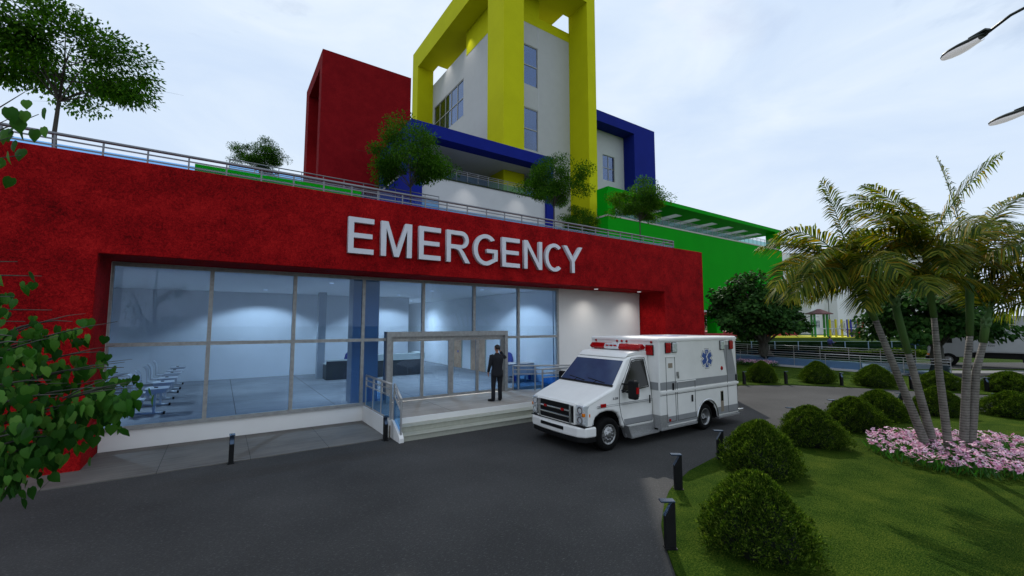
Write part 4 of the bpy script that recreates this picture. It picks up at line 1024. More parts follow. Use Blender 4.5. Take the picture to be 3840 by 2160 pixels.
    # hair
    b = MB(); n = 16; rings = []
    for j in range(9):
        ph = math.pi*.5*j/8*1.28
        rings.append((ph))
    vs = []; fs = []
    for j, ph in enumerate(rings):
        for k in range(n):
            a = 2*math.pi*k/n; x = .094*math.sin(ph)*math.cos(a); y = .108*math.sin(ph)*math.sin(a); z = .105*math.cos(ph)
            fr = max(0, y/.108)
            if fr > .2 and z < .045: z = .045 + (z-.045)*.15
            if ph > math.pi/2: x *= .93; y *= .93
            vs.append((x, y-.012, z+1.695))
    fs = [(j*n+k, j*n+(k+1)%n, (j+1)*n+(k+1)%n, (j+1)*n+k) for j in range(8) for k in range(n)]
    b.smooth = True; b.add(vs, fs); b.xf(Matrix.Translation((0,.012,0)) @ Matrix.Rotation(turn,4,'Z')); b.build('hair', M['hair'], t)
    for s in 'LR':
        a, to = Vector(P['ank'+s]), Vector(P['toe'+s]); dr = (to-a); dr.z = 0; dr.normalize()
        b = MB(); base = a.z-.09
        b.tube([a-dr*.06+Vector((0,0,-.035)), a+Vector((0,0,-.03)), a+dr*.10+Vector((0,0,-.045)), a+dr*.19+Vector((0,0,-.058)), a+dr*.225+Vector((0,0,-.064))],[.030,.046,.043,.036,.018],12)
        b.v = [(x,y,max(z, base)) for x,y,z in b.v]; b.build('shoe', shoe, t)
    return t
person('man in a black suit standing on the landing with a phone at his right ear', (7.42,11.80,.45), R(-17),
       dict(elR=(.30,.10,1.36), wrR=(.13,.13,1.58), hdR=(-.25,-.1,1), elL=(-.25,-.04,1.15), wrL=(-.285,.03,.92), kneeL=(-.12,.01,.50), ankL=(-.14,-.05,.09), toeL=(-.24,.10,.03), ankR=(.11,.03,.09), toeR=(.12,.2,.03)),
       M['suit'], M['suit'], M['black'], turn=R(28))
# phone in the raised hand
MB().box(.105,.12,.06,.10,1.57,1.71)
ph = MB().box(-.006,.006,-.035,.035,-.07,.07).build('phone', M['black'], None, .004)
th = R(-17); lx, ly = .112, .10
ph.location = (7.42+lx*math.cos(th)-ly*math.sin(th), 11.80+lx*math.sin(th)+ly*math.cos(th), .45+1.655); ph.rotation_euler = (R(15),0,th)
tag(ph, 'black phone held to the ear of the man in the suit', 'phone')
person('man in a blue shirt and brown trousers walking beyond the ramp railings', tuple(FR @ Vector((29.95,40.6,0.0))), R(-34-82),
       dict(elR=(.22,.06,1.16), wrR=(.16,.30,1.20), hdR=(0,1,.15), elL=(-.22,.02,1.14), wrL=(-.18,.26,1.12), hdL=(0,1,0), kneeR=(.1,.12,.52), ankR=(.1,.16,.09), toeR=(.11,.33,.03), kneeL=(-.1,-.04,.5), ankL=(-.1,-.22,.12), toeL=(-.1,-.06,.03)),
       M['shirt'], M['trouser'], M['black'], long_jacket=False)
person('dark-clothed figure standing under the green building right of the column', (51.2,30.2,1.86), R(-30), {}, plain('teal_top',(.02,.06,.08),.8), M['trouser'], M['black'], long_jacket=False)

# ------------------------------------------------------------------ bollards
def bollard():
    t = thing('bollard','', 'bollard light', (0,0,0), 0, 'low black bollard lights')
    b = MB(); b.prism([(-.065,0),(.065,0),(.065,.58),(.035,.58),(-.065,.40)],-.045,.045,'x'); b.build('post', M['bollard'], t, .004, 1)
    b = MB(); b.add([(-.038,-.0662,.405),(.038,-.0662,.405),(.038,.0325,.577),(-.038,.0325,.577)],[(0,1,2,3)]); b.xf(Matrix.Translation((0,-.003,.002))); b.build('light_face', M['cap'], t)
    MB().box(-.052,.052,-.12,.066,.581,.602).build('cap', M['cap'], t, .003, 1)
    b = MB(); b.box(-.06,.06,-.075,.075,0,.02); b.build('foot', M['black'], t)
    return t
bo = bollard()
BL = [((4.92,3.63,.03),236,'nearest bollard light on the lawn edge, in front of the big near shrub'),
 ((6.75,4.78,.03),232,'second bollard light along the lawn edge, beside the sunlit wedge of asphalt'),
 ((8.98,5.30,.03),228,'third bollard light along the lawn edge, below the ambulance rear wheel'),
 ((13.03,5.62,.03),225,'bollard light behind the third shrub of the lawn row'),
 ((15.4,5.48,.03),225,'bollard light hidden behind the fourth shrub with only its cap showing'),
 ((17.3,5.15,.03),222,'bollard light peeping over the fifth shrub of the lawn row'),
 ((18.77,4.75,.03),222,'bollard light on the far lawn corner left of the palm trunks'),
 ((21.2,2.95,.03),330,'bollard light on the far lawn edge between the palm trunks'),
 ((20.96,11.02,.03),75,'bollard light at the far lawn corner just behind the ambulance rear'),
 ((22.75,9.95,.03),70,'bollard light right of the leftmost far shrub'),
 ((24.25,8.2,.03),325,'bollard light with a bright cap right of the second far shrub'),
 ((25.4,6.0,.03),325,'bollard light with a bright cap right of the third far shrub'),
 ((27.25,4.0,.03),325,'bollard light by the far road edge behind the palm trunks'),
 ((.31,10.94,0),0,'bollard light at the pavement edge in front of the long white plinth'),
 ((3.55,10.90,0),0,'bollard light at the pavement edge beside the left end of the steps'),
 ((-2.93,10.94,0),0,'bollard light at the far left below the hanging leaves')]
for i, (p, a, lab) in enumerate(BL):
    if i == 0: bo.location = p; bo.rotation_euler.z = R(a); bo['label'] = lab
    else: dup(bo, p, R(a), lab)

# ------------------------------------------------------------------ street lamps
def street_lamp(label, loc, rz, h, arm, two=False, head=True):
    t = thing('street_lamp', label, 'street lamp', loc, rz, 'tall dark green street lamps')
    b = MB(); b.tube([(0,0,0),(0,0,.5),(0,0,h-1.6)],[.09,.075,.05],10); b.build('pole', M['post_dark'], t)
    MB().lathe([(.001,.06),(.16,.06),(.17,0.001)],(0,0,0),'z',12).build('base_plate', M['post_dark'], t)
    for s in ((1,-1) if two else (1,)):
        b = MB(); pts = [(0,0,h-1.6)] + [(s*arm*(1-math.cos(R(a))), 0, h-1.6+1.45*math.sin(R(a))) for a in (15,30,45,60,75,88)]
        if not two: pts = [(0,0,h-1.6),(.05,0,h-.9),(.25,0,h-.45),(.6,0,h-.22),(arm-.45,0,h-.12),(arm,0,h-.22)]
        b.tube(pts,[.045]+[.03]*(len(pts)-1),8); b.build('arm', M['post_dark'], t)
        e = Vector(pts[-1]); n0 = MB()
        # drop-shaped head pointing on along the arm, tilted slightly down
        prof = [(0,.0,.055,.03),(.06,.0,.075,.05),(.20,.0,.095,.062),(.34,.0,.14,.062),(.48,.0,.15,.055),(.60,.0,.12,.042),(.68,.0,.06,.025),(.70,0,.02,.012)]
        vs = []; n = 12
        for (x,c,ry,rz_) in prof:
            for k in range(n):
                a = 2*math.pi*k/n; zz = math.sin(a)*rz_; vs.append((x, math.cos(a)*ry, zz*1.25 if zz > 0 else zz*.05))
        fs = [(i*n+k, i*n+(k+1)%n, (i+1)*n+(k+1)%n, (i+1)*n+k) for i in range(len(prof)-1) for k in range(n)] + [list(range(n-1,-1,-1)), [(len(prof)-1)*n+k for k in range(n)]]
        n0.smooth = True; n0.add(vs, fs); n0.smooth = False; n0.box(-.04,.22,-.05,.05,.055,.085)
        mt = Matrix.Translation(e) @ Matrix.Rotation(0 if s == 1 else math.pi,4,'Z') @ Matrix.Rotation(R(0),4,'Y') @ Matrix.Scale(1.25,4)
        n0.xf(mt); hd = n0.build('lamp_head', M['post_dark'], t)
        g = MB(); vs = []
        for (x,c,ry,rz_) in prof[1:-1]:
            for k in range(7):
                a = math.pi + math.pi*k/6; vs.append((x, math.cos(a)*ry*.93, -.022+math.sin(a)*rz_*.85))
        fs = [(i*7+k, i*7+k+1, (i+1)*7+k+1, (i+1)*7+k) for i in range(len(prof)-3) for k in range(6)]
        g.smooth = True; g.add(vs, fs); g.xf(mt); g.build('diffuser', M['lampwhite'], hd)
    return t
def lamp_at(lat, d, z, lab, arm=2.6, hd=60.7):
    # (lat, d) = where the head ends; the pole stands nearer and outside the view
    p = FR @ Vector((lat, d, 0)) - Vector((math.cos(R(hd)), math.sin(R(hd)), 0))*(arm+.68); street_lamp(lab, tuple(p), R(hd), z+.32, arm)
lamp_at(10.2, 9.45, 9.06, 'upper street lamp head reaching in at the top right corner')
lamp_at(13.2, 11.2, 8.30, 'lower street lamp head reaching in at the right edge')
street_lamp('distant double-armed street lamp behind the playground', tuple(FR @ Vector((44.4,60,1.36))), R(-34), 6.2, .95, True)
# ------------------------------------------------------------------ plants
RNG = np.random.default_rng(11)
def leaf_cloud(centers, normals, ups, L, W, fold=.25, pts=6):
    """one folded pointed leaf per centre; centre = leaf base, ups = direction of the tip"""
    n = len(centers)
    t = ups/np.linalg.norm(ups,axis=1,keepdims=True)
    s = np.cross(t, normals); s /= np.linalg.norm(s,axis=1,keepdims=True)+1e-9
    u = np.cross(s, t)
    L = np.asarray(L).reshape(-1,1)*np.ones((n,1)); W = np.asarray(W).reshape(-1,1)*np.ones((n,1))
    base = centers; tip = centers + t*L - u*L*.12
    m1 = centers + t*L*.45
    l1 = m1 + s*W*.5 - u*W*fold; r1 = m1 - s*W*.5 - u*W*fold
    mid = m1 + u*W*.05
    V = np.stack([base, l1, tip, mid, r1], 1).reshape(-1,3)
    o = (np.arange(n)*5)[:,None]
    F = np.concatenate([o+np.array([[0,3,2,1]]), o+np.array([[0,4,2,3]])], 1).reshape(-1,4)
    return V, F
def heart_cloud(centers, normals, ups, L):
    n = len(centers)
    t = ups/np.linalg.norm(ups,axis=1,keepdims=True); s = np.cross(t, normals); s /= np.linalg.norm(s,axis=1,keepdims=True)+1e-9; u = np.cross(s,t)
    L = np.asarray(L).reshape(-1,1)
    def p(a,b,c): return centers + t*L*a + s*L*b + u*L*c
    #      0 base      1..           tip
    P = [p(.0,0,0), p(-.10,.20,-.04), p(.05,.40,-.10), p(.32,.46,-.13), p(.62,.32,-.14), p(1.0,.0,-.22), p(.62,-.32,-.14), p(.32,-.46,-.13), p(.05,-.40,-.10), p(-.10,-.20,-.04), p(.33,0,.03), p(.66,0,-.06)]
    V = np.stack(P,1).reshape(-1,3); o = (np.arange(n)*12)[:,None]
    Q = [[0,10,2,1],[10,3,2,2],[10,11,4,3],[11,5,4,4],[0,9,8,10],[10,8,7,7],[10,7,6,11],[11,6,5,5]]
    tri = [[0,10,2],[0,2,1],[10,3,2],[10,11,4],[10,4,3],[11,5,4],[0,9,8],[0,8,10],[10,8,7],[10,7,6],[10,6,11],[11,6,5]]
    F = np.concatenate([o+np.array([q]) for q in tri],1).reshape(-1,3)
    return V, F
def unit(v): return v/(np.linalg.norm(v,axis=1,keepdims=True)+1e-9)
def crown_tree(name, label, loc, H, crown_c, crown_r, nclump, nleaf, leafL, leafW, lmat, bark, trunk_r, clump=.30, group=None, seed=1, heart=False, fork=None, below=0, droop=.35, rz=0, shell=.55, cat='tree', lean=(0,0)):
    rng = np.random.default_rng(seed); t = thing(name, label, cat, loc, rz, group)
    cc = np.array(crown_c); cr = np.array(crown_r)
    d = unit(rng.normal(size=(nclump*3,3))); d = d[d[:,2] > -.75][:nclump]
    rad = shell + (1-shell)*rng.random((len(d),1))**.6
    C = cc + d*rad*cr*rng.uniform(.72,1.16,(len(d),1))
    # wood
    fz = fork or cc[2]-cr[2]*.75; b = MB(); f = Vector((lean[0]*.5,lean[1]*.5,fz))
    b.tube([(0,0,-below),(trunk_r*.6,0,fz*.33),(lean[0]*.3-trunk_r*.5,lean[1]*.3,fz*.7),f],[trunk_r*1.25,trunk_r,trunk_r*.85,trunk_r*.72],10)
    lead = Vector((cc[0],cc[1],cc[2]+cr[2]*.55))
    b.tube([f,f.lerp(lead,.5)+Vector((.04,.03,0)),lead],[trunk_r*.7,trunk_r*.4,trunk_r*.12],7)
    order = rng.permutation(len(C))[:min(len(C),26)]
    for k in order:
        c = Vector(C[k]); s0 = f.lerp(lead, float(rng.uniform(0,.6))) if k % 3 else f
        m = s0.lerp(c,.5) + Vector((0,0,float(rng.uniform(-.02,.10))*cr[2]))
        r0 = trunk_r*float(rng.uniform(.22,.42)); b.tube([s0, m, c],[r0, r0*.55, r0*.15],6,False)
        for q in range(3):
            e = c + Vector(rng.normal(size=3)*clump*cr*.8); b.tube([m.lerp(c,.6), e],[r0*.28, r0*.08],5,False)
    b.build('trunk', bark, t, recalc=False)
    # leaves
    idx = rng.integers(0, len(C), nleaf); off = rng.normal(size=(nleaf,3)); off = unit(off)*rng.random((nleaf,1))**.5
    csize = rng.uniform(.7,1.3,(len(C),1))[idx]
    pos = C[idx] + off*cr*clump*csize*np.array([1.15,1.15,.8])
    out = unit(pos-cc); up = unit(off*.5 + out*.6 + rng.normal(size=(nleaf,3))*.55 + np.array([0,0,-droop])); nr = unit(out*.5+np.array([0,0,.9])+rng.normal(size=(nleaf,3))*.45)
    Ls = leafL*rng.uniform(.7,1.25,nleaf)
    if heart: V, F = heart_cloud(pos, nr, up, Ls)
    else: V, F = leaf_cloud(pos, nr, up, Ls, leafW*rng.uniform(.8,1.2,nleaf))
    np_mesh('crown', V, F, lmat, t)
    return t
# terrace trees: one model, copied and turned
rt = crown_tree('terrace_tree','large airy tree on the roof at the far left above the red wall',(-3.75,15.4,5.9),5.1,(0,0,4.02),(1.95,1.95,1.25),44,15500,.120,.055,M['leaf_roof'],M['bark'],.055,.30,'small trees on the roof terraces',5,below=.1,fork=2.75,shell=.45)
def tt(loc, s, rz, lab, below=0): 
    return dup(rt, loc, R(rz), lab, s)
tt((1.35,26.2,9.0),(.60,.60,.74),70,'small round tree standing behind the roof railing left of the red tower')
tt((7.1,19.0,5.9),(.97,.97,1.24),150,'tree on the roof in front of the left blue pillar and the red tower')
tt((13.35,16.0,5.9),(.76,.76,1.02),230,'tree on the roof in front of the right blue pillar beside the yellow pillar')
tt((14.35,15.3,5.4),(.52,.52,.62),310,'low bushy tree behind the railing at the foot of the yellow pillar')
tt((18.55,15.0,5.9),(.74,.74,.92),20,'tree on the roof in front of the green building')
# broad trees right
crown_tree('broad_tree','dark broad tree with a short leaning trunk in front of the green building',(32.67,15.46,0),6.7,(-.3,.3,3.75),(3.15,2.9,2.75),52,15500,.22,.2,M['leaf_big'],M['bark2'],.42,.25,'broad dark trees on the far lawn',21,heart=True,fork=1.45,droop=.6,lean=(-.5,.2),shell=.30)
crown_tree('broad_tree','dark broad tree behind the palms in front of the grey truck',(35.33,7.06,0),6.0,(.2,.2,3.85),(4.0,3.5,2.35),60,17000,.22,.2,M['leaf_big'],M['bark2'],.38,.25,'broad dark trees on the far lawn',22,heart=True,fork=1.5,droop=.6,shell=.35)
# trees seen under the green building
for i, (l,d,s,lab) in enumerate(((33.8,82,1.0,'dark leafy tree seen under the green building left of its column'),(38.5,80,1.0,'dark leafy tree seen under the green building right of its column'))):
    p = FR @ Vector((l,d,1.36)); crown_tree('yard_tree',lab,tuple(p),5,(0,0,2.9),(2.6,2.6,2.3),24,2600,.42,.3,M['leaf_big'],M['bark2'],.2,.36,'trees in the yard behind the green building',31+i,fork=1)
p = FR @ Vector((30.2,63,1.86)); crown_tree('blossom_shrub','magenta flowering shrub at the edge of the red wall under the green building',tuple(p),2,(0,0,1.35),(.8,.8,1.1),18,900,.16,.14,M['blossom'],M['bark'],.05,.3,None,41,fork=.5,cat='shrub')

# ---- clipped shrubs
def shrub_mesh(seed):
    rng = np.random.default_rng(seed); h, r = 1.05, .72
    n = 9500
    th = rng.random(n)*2*math.pi; v = rng.random(n)**.80
    z = h*v*.98; rr = r*1.08*np.clip(1-v**1.55,0,1)**.62*np.where(v<.12,.86+1.16*v,1)
    lump = 1+.10*np.sin(3*th+seed)+.09*np.sin(7*th+5*v+seed)*np.sin(4*v*3)+.07*np.sin(13*th-15*v)+.05*np.sin(23*th+20*v)
    nb = 70; bt = rng.random(nb)*6.283; bv = rng.random(nb); ba = rng.uniform(-.13,.13,nb); bs = rng.uniform(.10,.22,nb)
    dth = np.abs((th[:,None]-bt+math.pi)%(2*math.pi)-math.pi)*(1-.6*v[:,None]); lump = lump + (ba*np.exp(-((dth**2)+(v[:,None]-bv)**2*1.6)/bs**2)).sum(1)
    rr = rr*lump*rng.uniform(.78,1.06,n)*np.where(rng.random(n)<.12,rng.uniform(1.02,1.13,n),1)
    pos = np.stack([rr*np.cos(th), rr*np.sin(th), z*(1+.04*np.sin(4*th+seed))+.02],1)
    out = unit(np.stack([np.cos(th)*.8, np.sin(th)*.8, .25+.9*v],1))
    up = unit(out + np.array([0,0,.45]) + rng.normal(size=(n,3))*.38)
    V = []; F = []; o = 0
    # each sprig: three small leaves fanned from one twig
    for k in range(4):
        dv = unit(up*1.1 + rng.normal(size=(n,3))*.42); nr = unit(out+rng.normal(size=(n,3))*.6)
        a, f = leaf_cloud(pos + up*(.012*k), nr, dv, rng.uniform(.030,.066,n), rng.uniform(.011,.020,n))
        V.append(a); F.append(f+o); o += len(a)
    return np.concatenate(V), np.concatenate(F)
def shrub(seed, lab, loc, sc):
    t = thing('clipped_shrub', lab, 'shrub', loc, 0, 'rounded clipped shrubs along the lawns')
    V, F = shrub_mesh(seed); np_mesh('foliage', V, F, M['leaf_bush'], t)
    b = MB(); loft(b,[(0,0,.0,.48,.48),(0,0,.2,.56,.56),(0,0,.45,.48,.48),(0,0,.7,.32,.32),(0,0,.85,.16,.16),(0,0,.92,.05,.05)],14); b.build('light_blocking_core', M['core'], t)  # solid dark dome added inside the leaves to block light
    t.scale = sc; return t
sh = [shrub(1,'biggest clipped shrub, nearest at the bottom of the lawn',(5.86,2.99,.03),(.82,.82,.85)),
      shrub(2,'second nearest clipped shrub beside the third bollard light',(8.92,4.42,.03),(.88,.88,.87))]
for i, (x,y,s,z,lab) in enumerate(((11.92,4.72,.98,.92,'third clipped shrub in the lawn row, right of the ambulance rear'),(14.6,4.72,1.05,.88,'fourth clipped shrub in the lawn row'),(16.85,4.75,1.03,.88,'fifth clipped shrub at the far end of the lawn row, left of the palm trunks'),
    (19.1,3.92,.98,.90,'clipped shrub directly behind the palm trunks'),(20.75,2.55,1.08,.78,'clipped shrub at the right edge before the far road'),
    (22.6,10.98,1.0,1.05,'leftmost far shrub, below the broad tree beside the ambulance'),(24.55,9.3,1.08,1.07,'second far shrub from the left in front of the blue ramp'),(25.35,7.25,1.14,1.02,'third far shrub from the left in front of the blue ramp'),(26.75,5.35,1.2,.84,'far shrub behind the palm trunks at the end of the ramp'),(27.95,3.4,1.36,.88,'rightmost far shrub before the side road'))):
    dup(sh[i % 2], (x,y,.03), R(47*i+20), lab, (s*.88,s*.88,z*.88))

# ---- royal palms in a clump
def tube_palm(t, pts, r):
    pass
PALMS = [
 ('palm leaning furthest left in the clump', [(13.23,2.91,0),(12.86,3.05,.95),(12.49,3.21,1.93),(12.09,3.38,3.0),(11.94,3.45,3.3),(11.76,3.53,3.68),(11.60,3.60,4.02)], 3, .125,
   [(150,22,1.9,85),(140,45,1.8,70),(172,30,1.9,85),(158,2,1.6,60),(100,55,1.6,60),(60,40,1.7,80),(-20,45,1.7,85),(-50,25,1.6,90),(215,25,1.5,85),(110,84,1.95,14),(130,12,1.6,80),(10,62,1.7,65),(146,60,1.8,90)]),
 ('palm second from the left, with a short crown below its neighbours', [(13.36,2.83,0),(13.10,2.91,.95),(12.83,2.99,1.93),(12.74,3.02,2.26),(12.52,3.09,3.04),(12.42,3.11,3.45),(12.36,3.12,3.70)], 3, .125,
   [(148,22,1.6,80),(120,40,1.7,70),(182,30,1.5,90),(60,45,1.7,70),(-30,62,2.0,30),(-60,25,1.6,90),(225,25,1.3,85),(160,58,1.6,75),(100,20,1.5,80),(-10,35,1.7,80)]),
 ('palm in the middle of the clump, nearly upright', [(13.54,2.65,0),(13.40,2.65,.95),(13.26,2.65,1.93),(13.12,2.63,3.05),(12.98,2.64,3.85),(12.93,2.64,4.18),(12.88,2.65,4.45)], 3, .115,
   [(150,48,2.0,62),(160,28,2.0,70),(135,62,1.8,52),(152,12,1.9,75),(-32,62,2.4,26),(-60,35,1.8,85),(60,45,1.7,80),(225,40,1.5,85),(100,35,1.7,85),(-15,22,1.8,80),(-40,10,1.6,70),(180,55,1.7,70),(145,75,1.8,60)]),
 ('straight palm right of the middle with a long green shaft', [(13.86,2.49,0),(13.85,2.40,.95),(13.83,2.31,1.93),(13.86,2.22,2.65),(13.81,2.16,3.54),(13.80,2.14,3.85),(13.80,2.11,4.15)], 3, .12,
   [(150,40,1.9,70),(-34,48,2.1,66),(-28,22,2.1,75),(110,85,2.3,10),(-45,5,1.9,60),(60,48,1.7,75),(230,35,1.4,85),(170,25,1.7,85),(-15,60,1.9,65),(140,12,1.6,75),(-38,75,1.9,60),(20,30,1.7,80)]),
 ('short palm leaning right with its crown at the picture edge', [(13.97,2.41,0),(13.99,2.30,.9),(14.01,2.20,1.85),(14.10,2.06,2.49),(14.12,2.02,2.80),(14.14,1.98,3.0),(14.17,1.95,3.15)], 2, .125,
   [(-34,62,1.9,90),(-25,75,1.9,80),(-45,42,1.9,80),(-34,22,1.7,85),(30,55,1.6,80),(-75,50,1.5,80),(60,70,1.6,50),(-38,82,1.8,45),(-30,50,2.1,70)])]
def frond(rng, org, az, el, L, droop, V, F):
    n = 44
    s = np.linspace(0,1,n); e = R(el) - R(droop)*s**1.5
    ds = L/(n-1); h = np.concatenate([[0],np.cumsum(np.cos(e[:-1])*ds)]); z = np.concatenate([[0],np.cumsum(np.sin(e[:-1])*ds)])
    a = R(az) + R(rng.uniform(-12,12))*s; ca, sa = np.cos(a), np.sin(a)
    P = np.stack([org[0]+h*ca, org[1]+h*sa, org[2]+z],1)
    T = unit(np.gradient(P,axis=0)); side = unit(np.cross(T, np.array([0,0,1.0]))+1e-6*rng.normal(size=(n,3))); nrm = np.cross(side, T)
    tw = R(rng.uniform(-45,45))
    side2 = side*math.cos(tw)+nrm*math.sin(tw); nrm2 = nrm*math.cos(tw)-side*math.sin(tw)
    ln = .60*np.sin(np.clip(s*.93+.09,0,1)*math.pi)**.55*np.where(s < .10, .15, 1)
    cs = []; ns = []; us = []; ls = []
    for sg in (1,-1):
        for k in range(2):
            j = rng.uniform(-.012,.012,(n,1))
            d = unit(T*(.62+.5*s[:,None]) + sg*side2*1.0 + nrm2*(.30-.25*k*.5) + np.array([0,0,-.28]) + rng.normal(size=(n,3))*.09)
            
            cs.append(P+T*j); ns.append(nrm2+rng.normal(size=(n,3))*.25); us.append(d); ls.append(ln*rng.uniform(.8,1.1,n))
    c = np.concatenate(cs); nn = np.concatenate(ns); u = np.concatenate(us); l = np.concatenate(ls)
    ok = l > .06; c, nn, u, l = c[ok], nn[ok], u[ok], l[ok]
    # leaflet: strip of two quads, bent down at the tip
    t = unit(u); sdv = np.cross(t, nn); sdv = unit(sdv); w = (.021+.010*rng.random((len(l),1)))
    l = l[:,None]; m = c+t*l*.5; tip = c+t*l+np.array([0,0,-.34])*l+rng.normal(size=c.shape)*.015
    v = np.stack([c-sdv*w*.35, c+sdv*w*.35, m+sdv*w*.6, m-sdv*w*.6, tip+sdv*.002, tip-sdv*.002],1).reshape(-1,3)
    o = (np.arange(len(l))*6)[:,None]; base = sum(len(x) for x in V)
    F.append(base+np.concatenate([o+np.array([[0,1,2,3]]), o+np.array([[3,2,4,5]])],1).reshape(-1,4)); V.append(v)
    return P
rng = np.random.default_rng(77)
for lab, pts, nb, r0, fr in PALMS:
    o0 = Vector(pts[0]); t = thing('palm_tree', lab, 'palm', tuple(o0), 0, 'palms in one clump in the flower bed')
    Q = [Vector(p)-o0 for p in pts]
    cut = 3 if lab[:10] != 'palm secon' and lab[:10] != 'straight p' and lab[:10] != 'short palm' else 3
    k = cut if 'second' not in lab else 3
    tr = Q[:k+1]; b = MB(); r0 *= .68; b.tube([(tr[0]-Vector((0,0,.05)))]+tr, [r0*1.15]+[r0*(1.08-.40*i/k) for i in range(len(tr))], 14); b.build('trunk', M['palmbark'], t, recalc=False)
    cs_ = Q[k:]; b = MB(); rr = [r0*.78, r0*.88, r0*.78, r0*.56][:len(cs_)]
    mid = []
    b.tube(cs_, (rr+[r0*.4]*9)[:len(cs_)], 14); b.build('crownshaft', M['crownshaft'], t, recalc=False)
    # cut leaf boots around the shaft near the top
    b = MB(); top = Q[-2]; ax = (Q[-1]-Q[-3]).normalized()
    for lv in range(2):
        for j in range(6):
            a = 2*math.pi*(j+.5*lv)/6; rad = Vector((math.cos(a),math.sin(a),0)); p = top + ax*(.11*lv-.16) + rad*r0*.55
            w = rad.cross(ax).normalized()*.055
            b.add([p-w*.9-ax*.04, p+w*.9-ax*.04, p+w*.8+ax*.06+rad*.03, p+ax*.13+rad*.055, p-w*.8+ax*.06+rad*.03, p+ax*.05+rad*.052],[(0,1,5),(1,2,5),(2,3,5),(3,4,5),(4,0,5)])
    b.build('leaf_boot', M['boot'], t, recalc=False)
    org = np.array(Q[-1]); V = []; F = []; st = MB()
    for (az,el,L,dr) in fr + [(a_+24, max(0,e_-8), L_*.94, d_+4) for (a_,e_,L_,d_) in fr[::20]]:
        L *= 1.20
        V1 = []; F1 = []
        P = frond(rng, org, az, el, L, dr, V1, F1)
        fo = np_mesh('frond', np.concatenate(V1), np.concatenate(F1), M['leaf_palm'], t)
        b = MB(); b.tube([tuple(p) for p in P[::5]], [max(.004,.018*(1-i/9)) for i in range(len(P[::5]))], 5, False); b.build('stalk', M['crownshaft'], fo, recalc=False)

# ---- flower beds (nobody could count them)
def flower_bed(name, label, poly, n, hgt, seed):
    rng = np.random.default_rng(seed); P = np.array(poly); mn, mx = P.min(0), P.max(0)
    def inside(q):
        c = np.zeros(len(q),bool); j = len(P)-1
        for i in range(len(P)):
            a = ((P[i,1] > q[:,1]) != (P[j,1] > q[:,1])) & (q[:,0] < (P[j,0]-P[i,0])*(q[:,1]-P[i,1])/(P[j,1]-P[i,1]+1e-9)+P[i,0]); c ^= a; j = i
        return c
    q = rng.uniform(mn,mx,(n*6,2)); q = q[inside(q)]
    lv = q[:min(len(q),n*2)]; m = len(lv)
    pos = np.concatenate([lv, np.full((m,1),.03)],1); up = unit(np.stack([rng.normal(size=m)*.35,rng.normal(size=m)*.35,np.ones(m)],1)); nr = unit(rng.normal(size=(m,3))+1e-3)
    V, F = leaf_cloud(pos, nr, up, hgt*rng.uniform(.7,1.1,m), np.full(m,.028), .1)
    o = np_mesh(name, V, F, M['leaf_flower']); tag(o, label, 'flowers', kind='stuff')
    fl = q[-n:]; m = len(fl); c = np.concatenate([fl, (hgt*rng.uniform(.62,1.18,m))[:,None]],1); ax = unit(np.stack([rng.normal(size=m)*.55,rng.normal(size=m)*.55-.15,np.ones(m)],1))
    a1 = unit(np.cross(ax, rng.normal(size=(m,3)))); a2 = np.cross(ax,a1); Vs = []; Fs = []; off = 0
    for k in range(5):
        a = 2*math.pi*k/5; d = a1*math.cos(a)+a2*math.sin(a)+ax*.18
        v, f = leaf_cloud(c, ax, d, rng.uniform(.048,.066,m), np.full(m,.046), .05); Vs.append(v); Fs.append(f+off); off += len(v)
    np_mesh('petals', np.concatenate(Vs), np.concatenate(Fs), M['petal'], o)
    s = .013; vv = np.concatenate([c+ax*.012+a1*s, c+ax*.012+a2*s, c+ax*.012-a1*s, c+ax*.012-a2*s],1).reshape(-1,3); ff = (np.arange(m)*4)[:,None]+np.array([[0,1,2,3]])
    np_mesh('flower_centres', vv, ff, M['petal_heart'], o)
    return o
flower_bed('flower_bed','bed of pink flowers with green leaves around the foot of the palms',[(12.3,3.75),(11.75,3.1),(11.65,2.5),(11.75,2.0),(12.1,1.5),(12.8,1.2),(13.9,1.15),(15.0,1.5),(15.7,2.1),(15.4,2.75),(14.6,3.3),(13.9,3.85),(13.1,4.0)],950,.30,3)
flower_bed('flower_bed','small patch of pink flowers behind the leftmost far shrub',[(31.2,17.0),(30.6,15.8),(30.9,14.4),(31.7,14.2),(31.9,15.2),(31.75,16.8)],420,.35,4)

